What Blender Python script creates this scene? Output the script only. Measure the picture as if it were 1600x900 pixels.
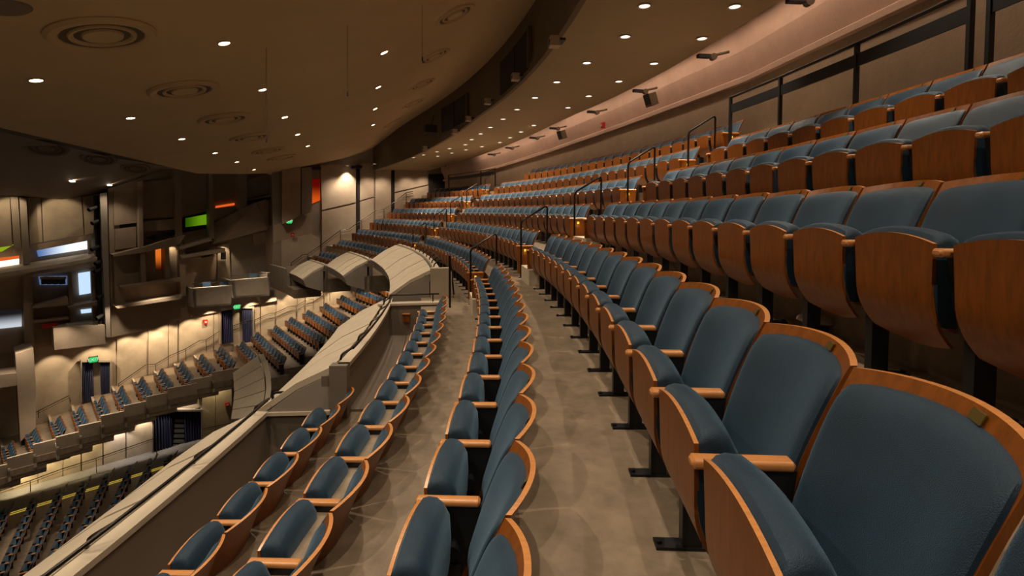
import bpy, math, random
from mathutils import Vector, Matrix
random.seed(7)
C = bpy.context.scene.collection
for o in list(bpy.data.objects): bpy.data.objects.remove(o)
R = math.radians
# ------------------------------------------------------------------ camera
F = 800.0; PITCH = math.atan(5.5e-5 * F); YH = 329.52      # focal length in px of the 1600x900 frame, eye-level line
PP = YH + F * math.tan(PITCH)
cd = bpy.data.cameras.new('camera'); cam = bpy.data.objects.new('camera', cd); C.objects.link(cam)
cd.sensor_width = 36.0; cd.lens = F / 1600 * 36.0; cd.clip_start = 0.05; cd.clip_end = 200
cd.shift_y = (PP - 450) / 1600
cam.rotation_euler = (R(90) - PITCH, 0, 0)
bpy.context.scene.camera = cam
# ------------------------------------------------------------------ world, exposure
sc = bpy.context.scene
w = bpy.data.worlds.new('world'); sc.world = w; w.use_nodes = True
w.node_tree.nodes['Background'].inputs[0].default_value = (1.0, 0.80, 0.60, 1)
w.node_tree.nodes['Background'].inputs[1].default_value = 0.012
sc.view_settings.view_transform = 'Standard'; sc.view_settings.look = 'None'
sc.view_settings.exposure = 1.0; sc.view_settings.gamma = 1.0
try: sc.view_settings.use_curve_mapping = False
except Exception: pass
# light levels (watts)
E_MAIN, E_RING, E_WASH, E_COVE, E_STEP, E_STAGE = 115, 150, 90, 9, 0.05, 60
WARM = (1.0, 0.83, 0.62)
# ------------------------------------------------------------------ geometry of the house (metres, eye level = 0)
OX, OY = -37.1973, 4.0886
RISE, DEP = 0.5536, 0.9604
def hA(n): return -(1.2408 - (5 - n) * RISE)        # armrest height of row n
def rB(n): return 37.0946 + (5 - n) * DEP + (0.103 if n <= 1 else 0)
def zF(n): return hA(n) - 0.62
def P(r, th, z=0.0): return Vector((OX + r * math.cos(th), OY + r * math.sin(th), z))
def ray(px, py):
    a = (px - 800) / F; b = (py - PP) / F; c, s = math.cos(PITCH), math.sin(PITCH)
    return Vector((a, c - b * s, -(s + b * c)))
def project(p):
    c, s = math.cos(PITCH), math.sin(PITCH)
    Z = p.y * c - p.z * s; h = -p.z * c - p.y * s
    return (800 + F * p.x / Z, PP + F * h / Z, Z) if Z > 0.05 else (-9999, -9999, Z)
def at_y(px, py, Y): d = ray(px, py); return d * (Y / d.y)
def at_z(px, py, z): d = ray(px, py); return d * (z / d.z)
def polar(p): return math.hypot(p.x - OX, p.y - OY), math.atan2(p.y - OY, p.x - OX)
LA, LD = Vector((-26.7, 26.7, 0)), Vector((0.691, 0.723, 0)).normalized(); LN = Vector((LD.y, -LD.x, 0))
WA, WD = Vector((-5.5, 30.2, 0)), Vector((0.873, 0.488, 0)).normalized(); WN = Vector((WD.y, -WD.x, 0))
def on_plane(px, py, A, N, off):
    d = ray(px, py); return d * ((A.dot(N) + off) / d.dot(N))
def onL(px, py, off=0.0): return on_plane(px, py, LA, LN, off)
def onW(px, py, off=0.0): return on_plane(px, py, WA, WN, off)
# ------------------------------------------------------------------ materials
def mat(name, col, rough=0.6, metal=0.0, noise=0.0, scale=6.0, bump=0.0, bscale=60.0, sheen=0.0, coat=0.0, stretch=None, col2=None, spec=0.5):
    m = bpy.data.materials.new(name); m.use_nodes = True; nt = m.node_tree; N = nt.nodes; b = N['Principled BSDF']
    b.inputs['Base Color'].default_value = (*col, 1); b.inputs['Roughness'].default_value = rough; b.inputs['Metallic'].default_value = metal
    b.inputs['Specular IOR Level'].default_value = spec
    if sheen: b.inputs['Sheen Weight'].default_value = sheen; b.inputs['Sheen Roughness'].default_value = 0.35; b.inputs['Sheen Tint'].default_value = (0.45, 0.72, 1.0, 1)
    if coat: b.inputs['Coat Weight'].default_value = coat; b.inputs['Coat Roughness'].default_value = 0.25
    tc = N.new('ShaderNodeTexCoord'); mp = N.new('ShaderNodeMapping'); nt.links.new(tc.outputs['Object'], mp.inputs[0])
    if stretch: mp.inputs['Scale'].default_value = stretch
    if noise:
        n = N.new('ShaderNodeTexNoise'); n.inputs['Scale'].default_value = scale; n.inputs['Detail'].default_value = 5; n.inputs['Roughness'].default_value = 0.62
        nt.links.new(mp.outputs[0], n.inputs['Vector'])
        r = N.new('ShaderNodeValToRGB'); r.color_ramp.elements[0].position = 0.3; r.color_ramp.elements[1].position = 0.7
        lo = col2 if col2 else tuple(c * (1 - noise) for c in col)
        r.color_ramp.elements[0].color = (*lo, 1); r.color_ramp.elements[1].color = (*[min(1, c * (1 + noise * 0.6)) for c in col], 1)
        nt.links.new(n.outputs['Fac'], r.inputs[0]); nt.links.new(r.outputs[0], b.inputs['Base Color'])
    if bump:
        n2 = N.new('ShaderNodeTexNoise'); n2.inputs['Scale'].default_value = bscale; n2.inputs['Detail'].default_value = 3
        nt.links.new(mp.outputs[0], n2.inputs['Vector'])
        bp = N.new('ShaderNodeBump'); bp.inputs['Strength'].default_value = bump; bp.inputs['Distance'].default_value = 0.01
        nt.links.new(n2.outputs['Fac'], bp.inputs['Height']); nt.links.new(bp.outputs[0], b.inputs['Normal'])
    return m
def emit(name, col, s):
    m = bpy.data.materials.new(name); m.use_nodes = True; b = m.node_tree.nodes['Principled BSDF']
    b.inputs['Base Color'].default_value = (0.0, 0.0, 0.0, 1); b.inputs['Specular IOR Level'].default_value = 0.1
    b.inputs['Emission Color'].default_value = (*col, 1); b.inputs['Emission Strength'].default_value = s
    return m
def emit_grad(name, c0, c1, s, axis=0, flip=False):
    m = emit(name, c0, s); nt = m.node_tree; N = nt.nodes
    tc = N.new('ShaderNodeTexCoord'); sp = N.new('ShaderNodeSeparateXYZ'); r = N.new('ShaderNodeValToRGB')
    nt.links.new(tc.outputs['Generated'], sp.inputs[0]); nt.links.new(sp.outputs[axis], r.inputs[0])
    r.color_ramp.elements[0].color = (*(c1 if flip else c0), 1); r.color_ramp.elements[1].color = (*(c0 if flip else c1), 1)
    r.color_ramp.interpolation = 'EASE'; r.color_ramp.elements[1].position = 0.75
    nt.links.new(r.outputs[0], N['Principled BSDF'].inputs['Emission Color']); return m
M = {}
M['velvet'] = mat('blue_velvet', (0.013, 0.034, 0.060), 0.45, noise=0.28, scale=5, bump=0.35, bscale=420, sheen=0.42, spec=0.32)
M['wood'] = mat('cherry_wood', (0.225, 0.065, 0.007), 0.38, noise=0.30, scale=9, stretch=(5, 5, 0.7), bump=0.02, bscale=40, coat=0.08, spec=0.35)
M['wood_edge'] = mat('armrest_wood', (0.60, 0.25, 0.075), 0.33, noise=0.2, scale=10, stretch=(8, 1, 8), coat=0.35)
M['black'] = mat('black_metal', (0.010, 0.010, 0.011), 0.42, metal=0.0, spec=0.35)
M['rail'] = mat('dark_bronze_pipe', (0.035, 0.028, 0.024), 0.30, metal=0.8)
M['brass'] = mat('dull_brass', (0.16, 0.12, 0.03), 0.5, metal=0.6)
M['floor'] = mat('sealed_concrete', (0.265, 0.20, 0.138), 0.46, noise=0.30, scale=6.5, bump=0.08, bscale=60, spec=0.4)
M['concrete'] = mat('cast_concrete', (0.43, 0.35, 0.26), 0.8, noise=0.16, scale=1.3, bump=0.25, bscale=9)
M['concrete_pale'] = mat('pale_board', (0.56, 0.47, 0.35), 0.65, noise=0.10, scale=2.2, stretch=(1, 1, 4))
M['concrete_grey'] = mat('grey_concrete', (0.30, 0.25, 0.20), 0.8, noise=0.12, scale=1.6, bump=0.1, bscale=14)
M['parapet'] = mat('parapet_paint', (0.18, 0.14, 0.105), 0.7, noise=0.10, scale=2)
M['plaster'] = mat('rough_plaster', (0.40, 0.315, 0.225), 0.85, noise=0.10, scale=2.5, bump=0.6, bscale=26)
M['cove'] = mat('cove_plaster', (0.56, 0.40, 0.31), 0.85, noise=0.10, scale=2.2, bump=0.5, bscale=24)
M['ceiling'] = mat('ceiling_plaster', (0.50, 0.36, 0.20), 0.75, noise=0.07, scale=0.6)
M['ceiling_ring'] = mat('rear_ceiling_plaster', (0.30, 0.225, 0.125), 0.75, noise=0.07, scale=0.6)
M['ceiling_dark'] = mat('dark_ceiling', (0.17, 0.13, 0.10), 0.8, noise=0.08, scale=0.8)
M['fascia'] = mat('fascia_paint', (0.13, 0.095, 0.06), 0.8, noise=0.08, scale=1)
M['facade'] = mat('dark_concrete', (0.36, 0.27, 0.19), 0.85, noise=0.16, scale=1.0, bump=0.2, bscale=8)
M['shade_fill'] = mat('painted_recess_shade', (0.012, 0.010, 0.009), 0.9)  # near-black colour puts the darkness of slots and openings on flat panels
M['throat'] = mat('vent_throat', (0.10, 0.07, 0.04), 0.9)
M['carpet'] = mat('grey_carpet', (0.22, 0.21, 0.21), 0.95, noise=0.35, scale=30)
M['curtain'] = mat('navy_curtain', (0.024, 0.022, 0.085), 0.9, noise=0.15, scale=6, sheen=0.2)
M['beige_metal'] = mat('beige_metal', (0.40, 0.31, 0.22), 0.5)
M['diffuser'] = mat('beige_plastic', (0.45, 0.40, 0.33), 0.5)
M['red'] = mat('red_plastic', (0.55, 0.02, 0.015), 0.4)
M['grille'] = mat('speaker_grille', (0.02, 0.018, 0.016), 0.7)
M['lamp'] = emit('lamp_lens', (1.0, 0.80, 0.55), 22)
M['lamp_ring'] = emit('soft_lamp_lens', (1.0, 0.86, 0.68), 1.5)
M['amber'] = emit('amber_lens', (1.0, 0.62, 0.06), 0.600)
M['yellow'] = emit('yellow_strip', (1.0, 0.70, 0.10), 0.210)
M['exit'] = emit('exit_green', (0.03, 0.75, 0.16), 0.360)
M['exit_text'] = emit('exit_letters', (0.55, 1.0, 0.65), 0.480)
M['win_green'] = emit_grad('green_glass', (0.02, 0.07, 0.0), (0.12, 0.28, 0.005), 0.500)
M['win_lime'] = emit('lime_glass', (0.28, 0.42, 0.01), 0.450)
M['win_orange'] = emit('orange_glass', (0.85, 0.13, 0.02), 0.450)
M['win_deep'] = emit_grad('deep_orange_glass', (0.07, 0.006, 0.0), (1.0, 0.22, 0.02), 0.378, 2)
M['win_red'] = emit_grad('red_glass', (1.0, 0.13, 0.01), (0.14, 0.002, 0.001), 0.357, 2)
M['win_blue'] = emit_grad('blue_window', (0.06, 0.14, 0.34), (0.85, 0.92, 1.0), 0.620)
M['win_pale'] = emit('pale_window', (0.52, 0.70, 0.92), 0.558)
M['win_dim'] = emit('dim_blue_window', (0.10, 0.17, 0.33), 0.400)
M['win_white'] = emit('white_warm_window', (1.0, 0.86, 0.66), 0.744)
M['glow_grey'] = emit_grad('grey_glow', (0.75, 0.8, 0.88), (0.012, 0.012, 0.012), 0.400, 2)  # emissive panel for a pale grey glow, fading upward to near black
M['paper'] = mat('white_paper', (0.5, 0.5, 0.52), 0.7)
# ------------------------------------------------------------------ mesh helpers
class MB:
    def __init__(s): s.v = []; s.f = []; s.m = []; s.mi = 0
    def add(s, vs, fs):
        k = len(s.v); s.v += [Vector(v) for v in vs]; s.f += [tuple(i + k for i in f) for f in fs]; s.m += [s.mi] * len(fs); return s
    def box(s, x0, x1, y0, y1, z0, z1):
        return s.add([(x0, y0, z0), (x1, y0, z0), (x1, y1, z0), (x0, y1, z0), (x0, y0, z1), (x1, y0, z1), (x1, y1, z1), (x0, y1, z1)],
                     [(0, 3, 2, 1), (4, 5, 6, 7), (0, 1, 5, 4), (1, 2, 6, 5), (2, 3, 7, 6), (3, 0, 4, 7)])
    def obox(s, c, ax, ay, az):     # oriented box: centre and three half vectors
        vs = [c + ax * i + ay * j + az * k for k in (-1, 1) for i, j in ((-1, -1), (1, -1), (1, 1), (-1, 1))]
        return s.add(vs, [(0, 3, 2, 1), (4, 5, 6, 7), (0, 1, 5, 4), (1, 2, 6, 5), (2, 3, 7, 6), (3, 0, 4, 7)])
    def rbox(s, x0, x1, y0, y1, z0, z1, r=0.01, n=2):   # box with rounded long edges (profile in xz, along y) and eased ends
        prof = []
        for cx, cz, a0 in ((x1 - r, z1 - r, 0), (x0 + r, z1 - r, 90), (x0 + r, z0 + r, 180), (x1 - r, z0 + r, 270)):
            for i in range(n + 1):
                a = R(a0 + 90 * i / n); prof.append((cx + r * math.cos(a), cz + r * math.sin(a)))
        m = len(prof); cx, cz = (x0 + x1) / 2, (z0 + z1) / 2; e = r * 0.8
        st = [(y0, 1 - e / (x1 - x0) * 2, 1 - e / (z1 - z0) * 2), (y0 + e, 1, 1), (y1 - e, 1, 1), (y1, 1 - e / (x1 - x0) * 2, 1 - e / (z1 - z0) * 2)]
        vs = [(cx + (px - cx) * sx, y, cz + (pz - cz) * sz) for y, sx, sz in st for px, pz in prof]
        fs = [(j * m + i, j * m + (i + 1) % m, (j + 1) * m + (i + 1) % m, (j + 1) * m + i) for j in range(3) for i in range(m)]
        fs += [tuple(range(m - 1, -1, -1)), tuple(range(3 * m, 4 * m))]
        return s.add(vs, fs)
    def prism(s, poly, off):        # polygon (3D points) swept by vector off
        n = len(poly); vs = [Vector(p) for p in poly] + [Vector(p) + off for p in poly]
        return s.add(vs, [tuple(range(n)), tuple(range(2 * n - 1, n - 1, -1))] + [(i, i + n, (i + 1) % n + n, (i + 1) % n) for i in range(n)])
    def loft(s, rows, closed=False):   # rows of equal length
        n = len(rows[0]); vs = [p for r in rows for p in r]; fs = []
        for j in range(len(rows) - 1):
            for i in range(n if closed else n - 1): fs.append((j * n + i, j * n + (i + 1) % n, (j + 1) * n + (i + 1) % n, (j + 1) * n + i))
        return s.add(vs, fs)
    def tube(s, pts, r=0.02, n=7):
        pts = [Vector(p) for p in pts]; rows = []
        up = Vector((0.13, 0.21, 0.97))
        for i, p in enumerate(pts):
            t = (pts[min(i + 1, len(pts) - 1)] - pts[max(i - 1, 0)]).normalized()
            if abs(t.dot(up)) > 0.97: a = t.cross(Vector((1, 0, 0))).normalized()
            else: a = t.cross(up).normalized()
            if rows and a.dot(la) < 0: a = -a
            la = a; b = t.cross(a)
            rows.append([p + a * (r * math.cos(2 * math.pi * k / n)) + b * (r * math.sin(2 * math.pi * k / n)) for k in range(n)])
        s.loft(rows, True); k = len(s.v)
        s.f += [tuple(range(k - n * len(rows) + n - 1, k - n * len(rows) - 1, -1)), tuple(range(k - n, k))]; s.m += [s.mi] * 2
        return s
    def lathe(s, prof, c=Vector(), ax=Vector((0, 0, 1)), n=24):
        ax = ax.normalized(); a = ax.orthogonal().normalized(); b = ax.cross(a)
        rows = [[c + ax * z + (a * math.cos(2 * math.pi * k / n) + b * math.sin(2 * math.pi * k / n)) * r for k in range(n)] for r, z in prof]
        return s.loft(rows, True)
    def mesh(s, name, mats, smooth=False, angle=40):
        me = bpy.data.meshes.new(name); me.from_pydata([tuple(v) for v in s.v], [], s.f)
        for m in (mats if isinstance(mats, (list, tuple)) else [mats]): me.materials.append(m)
        if any(s.m): me.polygons.foreach_set('material_index', s.m)
        me.update()
        import bmesh
        b = bmesh.new(); b.from_mesh(me); bmesh.ops.recalc_face_normals(b, faces=b.faces); b.to_mesh(me); b.free()
        if smooth:
            me.polygons.foreach_set('use_smooth', [True] * len(me.polygons))
            try: me.set_sharp_from_angle(angle=R(angle))
            except Exception: pass
        return me
def link(name, me, parent=None, loc=None):
    o = bpy.data.objects.new(name, me); C.objects.link(o)
    if parent: o.parent = parent
    if loc is not None: o.location = loc
    return o
def obj(name, mb, m, parent=None, smooth=False, origin=None):
    if origin is None and parent is None and mb.v:
        lo = Vector([min(v[i] for v in mb.v) for i in range(3)]); hi = Vector([max(v[i] for v in mb.v) for i in range(3)])
        origin = Vector(((lo.x + hi.x) / 2, (lo.y + hi.y) / 2, lo.z))
    if origin is not None: mb.v = [v - origin for v in mb.v]
    elif parent is not None:
        q = parent.location.copy()
        if parent.parent: q += parent.parent.location
        mb.v = [v - q for v in mb.v]
    return link(name, mb.mesh(name, m, smooth), parent, origin)
def tag(o, label, cat, group=None, kind=None):
    o['label'] = label; o['category'] = cat
    if group: o['group'] = group
    if kind: o['kind'] = kind
    return o
def empty(name, loc, label, cat, group=None, rz=0.0):
    o = bpy.data.objects.new(name, None); C.objects.link(o); o.location = loc; o.rotation_euler.z = rz; o.empty_display_size = 0.1
    return tag(o, label, cat, group)
def spot(p, target, e, size=110, blend=0.6, col=WARM, soft=0.06, parent=None):
    l = bpy.data.lights.new('lamp_light', 'SPOT'); l.energy = e; l.color = col; l.spot_size = R(size); l.spot_blend = blend; l.shadow_soft_size = soft
    o = bpy.data.objects.new('lamp_light', l); C.objects.link(o); o.location = p
    o.rotation_euler = (Vector(target) - Vector(p)).to_track_quat('-Z', 'Y').to_euler(); return o
def point(p, e, col=WARM, soft=0.03):
    l = bpy.data.lights.new('glow_light', 'POINT'); l.energy = e; l.color = col; l.shadow_soft_size = soft
    o = bpy.data.objects.new('glow_light', l); C.objects.link(o); o.location = p; return o
ORD = 'first second third fourth fifth sixth seventh eighth ninth tenth eleventh twelfth thirteenth fourteenth fifteenth sixteenth seventeenth eighteenth nineteenth twentieth'.split()
def nth(i): return ORD[i] if i < 20 else ('twenty-' + ORD[i - 20] if i < 29 else str(i + 1) + 'th')
TH0 = R(-17)
# row angles measured along the arcs: (start, end) in degrees
NEAR_PH = {1: -0.0067, 2: -0.0334, 3: -0.0593, 4: -0.0710, 5: -0.0521, 6: -0.0274, 7: 0.0381}
NEAR_END = {1: 6.55, 2: 6.75, 3: 7.15, 4: 7.65, 5: 8.18, 6: 8.05, 7: 3.1}
MID = {0: (8.2, 25.5), 1: (8.02, 26.9), 2: (8.44, 26.57), 3: (8.62, 25.7), 4: (9.28, 24.82), 5: (9.79, 24.32)}
FAR = {1: (28.5, 37.47), 2: (28.0, 38.25), 3: (27.26, 38.53), 4: (26.2, 38.9), 5: (25.5, 39.07), 6: (25.6, 39.38), 7: (32.3, 39.62), 8: (36.95, 39.1)}
def th_wall(r, off=0.0):      # angle at which radius r meets the far wall
    lo, hi = R(25), R(60)
    for _ in range(40):
        m = (lo + hi) / 2; p = P(r, m)
        if (p - WA).dot(WN) > off: lo = m
        else: hi = m
    return lo
# ================================================================== LARGE STRUCTURE
def sector(mb, r0, r1, t0, t1, z0, z1, step=1.0):
    n = max(2, int(abs(t1 - t0) / R(step)) + 1)
    rows = []
    for i in range(n + 1):
        t = t0 + (t1 - t0) * i / n
        rows.append([P(r0, t, z0), P(r1, t, z0), P(r1, t, z1), P(r0, t, z1)])
    mb.loft(rows, True); k = len(mb.v); mb.f += [(k - 4 * (n + 1) + 3, k - 4 * (n + 1) + 2, k - 4 * (n + 1) + 1, k - 4 * (n + 1)), (k - 4, k - 3, k - 2, k - 1)]; mb.m += [mb.mi] * 2
    return mb
RI = lambda n: rB(n + 1) + 0.10 if n < 5 or True else 0     # inner edge of tread n
fl = bpy.data.objects.new('floor', None); C.objects.link(fl); tag(fl, 'stepped sealed concrete balcony floor under the seat rows', 'floor', kind='structure')
for n in range(0, 6):
    r0 = rB(n + 1) + 0.15; r1 = rB(n) + 0.15 if n > 0 else 42.5
    if n == 5: r0 = 35.9
    tm = th_wall((r0 + r1) / 2)
    obj('tread', sector(MB(), r0, r1, TH0, tm, zF(n) - 1.2, zF(n)), M['floor'], fl)
obj('tread', sector(MB(), 35.15, rB(6) + 0.15, TH0, R(10.0), zF(6) - 0.6, zF(6)), M['floor'], fl)
obj('tread', sector(MB(), 34.2, rB(7) + 0.15, TH0, R(3.3), zF(7) - 0.6, zF(7)), M['floor'], fl)
obj('tread', sector(MB(), 35.0, rB(6) + 0.15, R(24.9), th_wall(35.5), zF(6) - 0.6, zF(6)), M['floor'], fl)
obj('tread', sector(MB(), 34.2, rB(7) + 0.15, R(31.9), th_wall(34.6), zF(7) - 0.6, zF(7)), M['floor'], fl)
obj('tread', sector(MB(), 33.2, rB(8) + 0.15, R(34.2), th_wall(33.6), zF(8) - 0.4, zF(8)), M['floor'], fl)
# kerb strip along the lowest walkway by the parapet
obj('kerb_strip', sector(MB(), 35.3, 35.62, R(3.2), R(9.2), zF(6), zF(6) + 0.03), M['parapet'], fl)
# half steps in the aisles
ai = {1: {0: 7.4, 1: 7.4, 2: 7.6, 3: 7.9, 4: 8.45, 5: 9.0}, 2: {1: 27.7, 2: 27.3, 3: 26.5, 4: 25.5, 5: 24.9}}
for a in ai:
    for n, t in ai[a].items():
        if n >= 1 and n < 5: obj('step', sector(MB(), rB(n + 1) - 0.26, rB(n + 1) + 0.10, R(t - 0.65), R(t + 0.65), zF(n + 1), zF(n + 1) + RISE / 2), M['concrete_pale'], fl)
# parapets with boarded sloping fronts
def parapet(name, label, r_in, ztop, zfl, t0, t1, nb, zdeep, cap0=False, cap1=False):
    root = bpy.data.objects.new(name, None); C.objects.link(root); root.location = P(r_in, (t0 + t1) / 2, zfl); tag(root, label, 'parapet', kind='structure')
    obj('parapet_wall', sector(MB(), r_in - 0.13, r_in, t0, t1, zdeep, ztop), M['parapet'], root)
    obj('cap', sector(MB(), r_in - 0.11, r_in + 0.02, t0, t1, ztop, ztop + 0.05), M['concrete_pale'], root)
    obj('gutter', sector(MB(), r_in - 0.30, r_in - 0.13, t0, t1, ztop - 0.22, ztop - 0.10), M['parapet'], root)
    ro = r_in - 1.06; g = R(0.035)
    for i in range(nb):
        a = t0 + (t1 - t0) * i / nb + g; b = t0 + (t1 - t0) * (i + 1) / nb - g; dz = random.uniform(-0.006, 0.006)
        rows = []
        for k in range(4):
            t = a + (b - a) * k / 3
            rows.append([P(r_in - 0.17, t, ztop + 0.02 + dz), P(r_in - 0.60, t, ztop - 0.18 + dz), P(ro, t, ztop - 0.5 + dz), P(ro + 0.03, t, ztop - 0.56 + dz), P(r_in - 0.6, t, ztop - 0.26 + dz), P(r_in - 0.17, t, ztop - 0.06 + dz)])
        mb = MB().loft(rows, True); mb.f += [(5, 4, 3, 2, 1, 0), tuple(range(18, 24))]; mb.m += [0, 0]
        obj('board', mb, M['concrete_pale'], root, True)
    under = MB(); rows = []
    n = max(3, nb * 2)
    for k in range(n + 1):
        t = t0 + (t1 - t0) * k / n
        rows.append([P(r_in - 0.2, t, ztop - 0.08), P(r_in - 0.6, t, ztop - 0.27), P(ro + 0.04, t, ztop - 0.57), P(ro + 0.15, t, zdeep + 0.25), P(r_in - 0.2, t, zdeep)])
    under.loft(rows, True); k = len(under.v); under.f += [(4, 3, 2, 1, 0), tuple(range(k - 5, k))]; under.m += [0, 0]
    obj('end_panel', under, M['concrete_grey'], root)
    return root
P6 = parapet('wall_parapet', 'near balcony parapet with sloping pale board front, right of the lower landing', 35.30, -1.85, zF(6), R(3.05), R(10.5), 4, -3.0)
P7 = parapet('wall_parapet', 'nearest balcony parapet with sloping board front at lower left corner', 34.36, -2.40, zF(7), TH0, R(3.05), 14, -3.6)
P5 = parapet('wall_parapet', 'curved middle balcony parapet with pale plank front', 36.28, -1.29, zF(5), R(11.0), R(24.6), 7, -2.4)
P6f = parapet('wall_parapet', 'far balcony parapet section next to the curved middle one', 35.30, -1.85, zF(6), R(24.9), R(31.7), 4, -2.95)
P7f = parapet('wall_parapet', 'farthest small balcony parapet section by the left boxes', 34.36, -2.40, zF(7), R(31.9), R(36.8), 3, -3.5)
obj('end_panel', sector(MB(), 33.2, 33.34, R(36.6), th_wall(33.3), -3.6, -2.75), M['concrete_grey'], P7f)
obj('end_panel', sector(MB(), 33.2, 34.3, R(36.7), R(36.9), -3.6, -2.62), M['concrete_grey'], P7f)
# transverse end walls of the landings
ew = MB(); sector(ew, 35.1, 36.3, R(9.35), R(9.62), zF(6) - 0.6, -1.83)
o = obj('wall_landing', ew, M['parapet']); tag(o, 'low cross wall closing the landing, with a small wooden outlet box', 'wall', kind='structure')
obj('cap', sector(MB(), 35.08, 36.32, R(9.3), R(9.66), -1.83, -1.79), M['concrete_pale'], o)
ew = MB(); sector(ew, 34.2, 35.15, R(3.05), R(3.4), zF(7) - 0.6, -2.40)
o = obj('wall_landing', ew, M['parapet']); tag(o, 'low brown cross wall at the end of the short near row', 'wall', kind='structure')
obj('cap', sector(MB(), 34.2, 35.15, R(3.0), R(3.42), -2.40, -2.36), M['concrete_pale'], o)
ew = MB(); sector(ew, 35.12, 35.32, R(2.9), R(3.15), -3.4, -1.80)
o = obj('wall_landing', ew, M['parapet']); tag(o, 'end pier of the near parapet beside the last lower seat', 'pier', kind='structure')
ew = MB(); sector(ew, 36.1, 36.55, R(10.7), R(11.05), zF(5) - 0.6, -1.22)
o = obj('wall_landing', ew, M['concrete']); tag(o, 'pale end pier of the curved middle parapet', 'pier', kind='structure')
# ---- main ceiling: horizontal generatrix along CD, profile (u, height)
CD = Vector((-0.2895, 0.9572, 0)); CE = Vector((0.9572, 0.2895, 0))
PROF = [(-6.35, 1.55), (-5.4, 1.71), (-4.4, 1.9), (-3.0, 2.2), (-1.86, 2.5), (-0.7, 2.86), (0.55, 3.3), (1.3, 3.75), (2.0, 4.22), (2.9, 4.52), (3.9, 4.72), (6, 5.0), (9, 5.1)]
def ceil_raw(u):
    for (a, b), (c, d) in zip(PROF, PROF[1:]):
        if u <= c: return b + (d - b) * (u - a) / (c - a)
    return PROF[-1][1]
def ceil_h(u): return (ceil_raw(u - 0.5) + 2 * ceil_raw(u) + ceil_raw(u + 0.5)) / 4 if -5.8 < u < 8.4 else ceil_raw(u)
smooth_h = ceil_h
def on_ceiling(px, py):
    d = ray(px, py); lo, hi = 1.0, 60.0
    fn = lambda t: (d * t).z - ceil_h((d * t).dot(CE))
    for _ in range(60):
        m = (lo + hi) / 2
        if fn(m) < 0: lo = m
        else: hi = m
    return d * lo
def ceil_n(p):
    u = p.dot(CE); s = (ceil_h(u + 0.4) - ceil_h(u - 0.4)) / 0.8
    return Vector((CE.x * s, CE.y * s, -1)).normalized()
cb = MB(); rows = []
fine = []
for (a, b), (c, d) in zip(PROF, PROF[1:]):
    for k in range(6): fine.append(a + (c - a) * k / 6)
fine.append(9.0)
import bisect
for u in fine:
    te = 24.3 if u < -6.2 else (24.3 + (u + 6.35) * 2.3 if u < -4.2 else 36)
    rows.append([CE * u + CD * t + Vector((0, 0, smooth_h(u))) for t in (-9, 0, 8, 16, te)])
cb.loft(rows)
rows2 = [[p + Vector((0, 0, 0.25)) for p in r] for r in rows]
cb.loft(rows2); cb.loft([rows[0], rows2[0]]); cb.loft([[r[-1] for r in rows], [r[-1] for r in rows2]])
o = obj('ceiling', cb, M['ceiling'], smooth=True); tag(o, 'large tan plaster ceiling curving up over the balcony with round vents', 'ceiling', kind='structure')
# ---- rear ceiling ring and its fascia
def ring_z(t):
    d = math.degrees(t); return 3.26 if d < 20 else 3.26 - 0.047 * (d - 20)
def on_ring(px, py, up=0.0):
    p = at_z(px, py, 3.2)
    for _ in range(12):
        r, t = polar(p); p = at_z(px, py, ring_z(t) + up)
    return p
RCE = 41.55
rb = MB(); rows = []
for i in range(31):
    t = TH0 + (R(43) - TH0) * i / 30; z = ring_z(t)
    rows.append([P(38.5, t, z), P(RCE, t, z), P(RCE, t, z + 0.12), P(38.62, t, z + 0.12)])
rb.loft(rows, True)
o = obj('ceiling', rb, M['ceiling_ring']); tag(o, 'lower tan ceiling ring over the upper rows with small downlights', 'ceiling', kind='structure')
fb = MB(); rows = []
for i in range(41):
    t = TH0 + (R(43) - TH0) * i / 40; z = ring_z(t)
    rows.append([P(38.42, t, z - 0.06), P(38.52, t, z - 0.06), P(38.52, t, 6.2), P(38.48, t, 6.2), P(38.48, t, z + 0.14), P(38.42, t, z + 0.14)])
fb.loft(rows, True)
wf = obj('wall_upper', fb, M['fascia'], smooth=False); tag(wf, 'dark curved bulkhead between the main ceiling and the rear ceiling', 'bulkhead', kind='structure')
# ---- rear wall, ledge and lit cove, faceted
RW = 42.62
VT = [R(a) for a in (-17, -8.4, 0.4, 8.9, 17, 25, 31)] + [th_wall(RW + .3)]
def facet(rr, z0f, z1f): return [[P(rr, t, z0f(t)), P(rr, t, z1f(t))] for t in VT]
wb = MB(); cz = lambda t: ring_z(t) - 0.50
rows = [[P(RW, t, -1.0), P(RW, t, cz(t)), P(RW + 0.5, t, cz(t)), P(RW + 0.5, t, -1.0)] for t in VT]
wb.loft(rows, True)
o = obj('wall_back', wb, M['plaster']); tag(o, 'rough tan plaster rear wall behind the top row', 'wall', kind='structure')
cv = MB(); rows = [[P(RW - 0.12, t, cz(t) - 0.10), P(RW - 0.12, t, cz(t)), P(RW - 0.02, t, cz(t) + 0.06), P(RW - 0.20, t, ring_z(t) + 0.02), P(RW - 0.25, t, ring_z(t) + 0.50), P(RW + 0.6, t, ring_z(t) + 0.50), P(RW + 0.6, t, cz(t) - 0.1)] for t in VT]
cv.loft(rows, True)
o = obj('trim_1', cv, M['cove']); tag(o, 'sloping pink plaster cove with ledge lit along the ceiling edge', 'cove', kind='structure')
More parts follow.
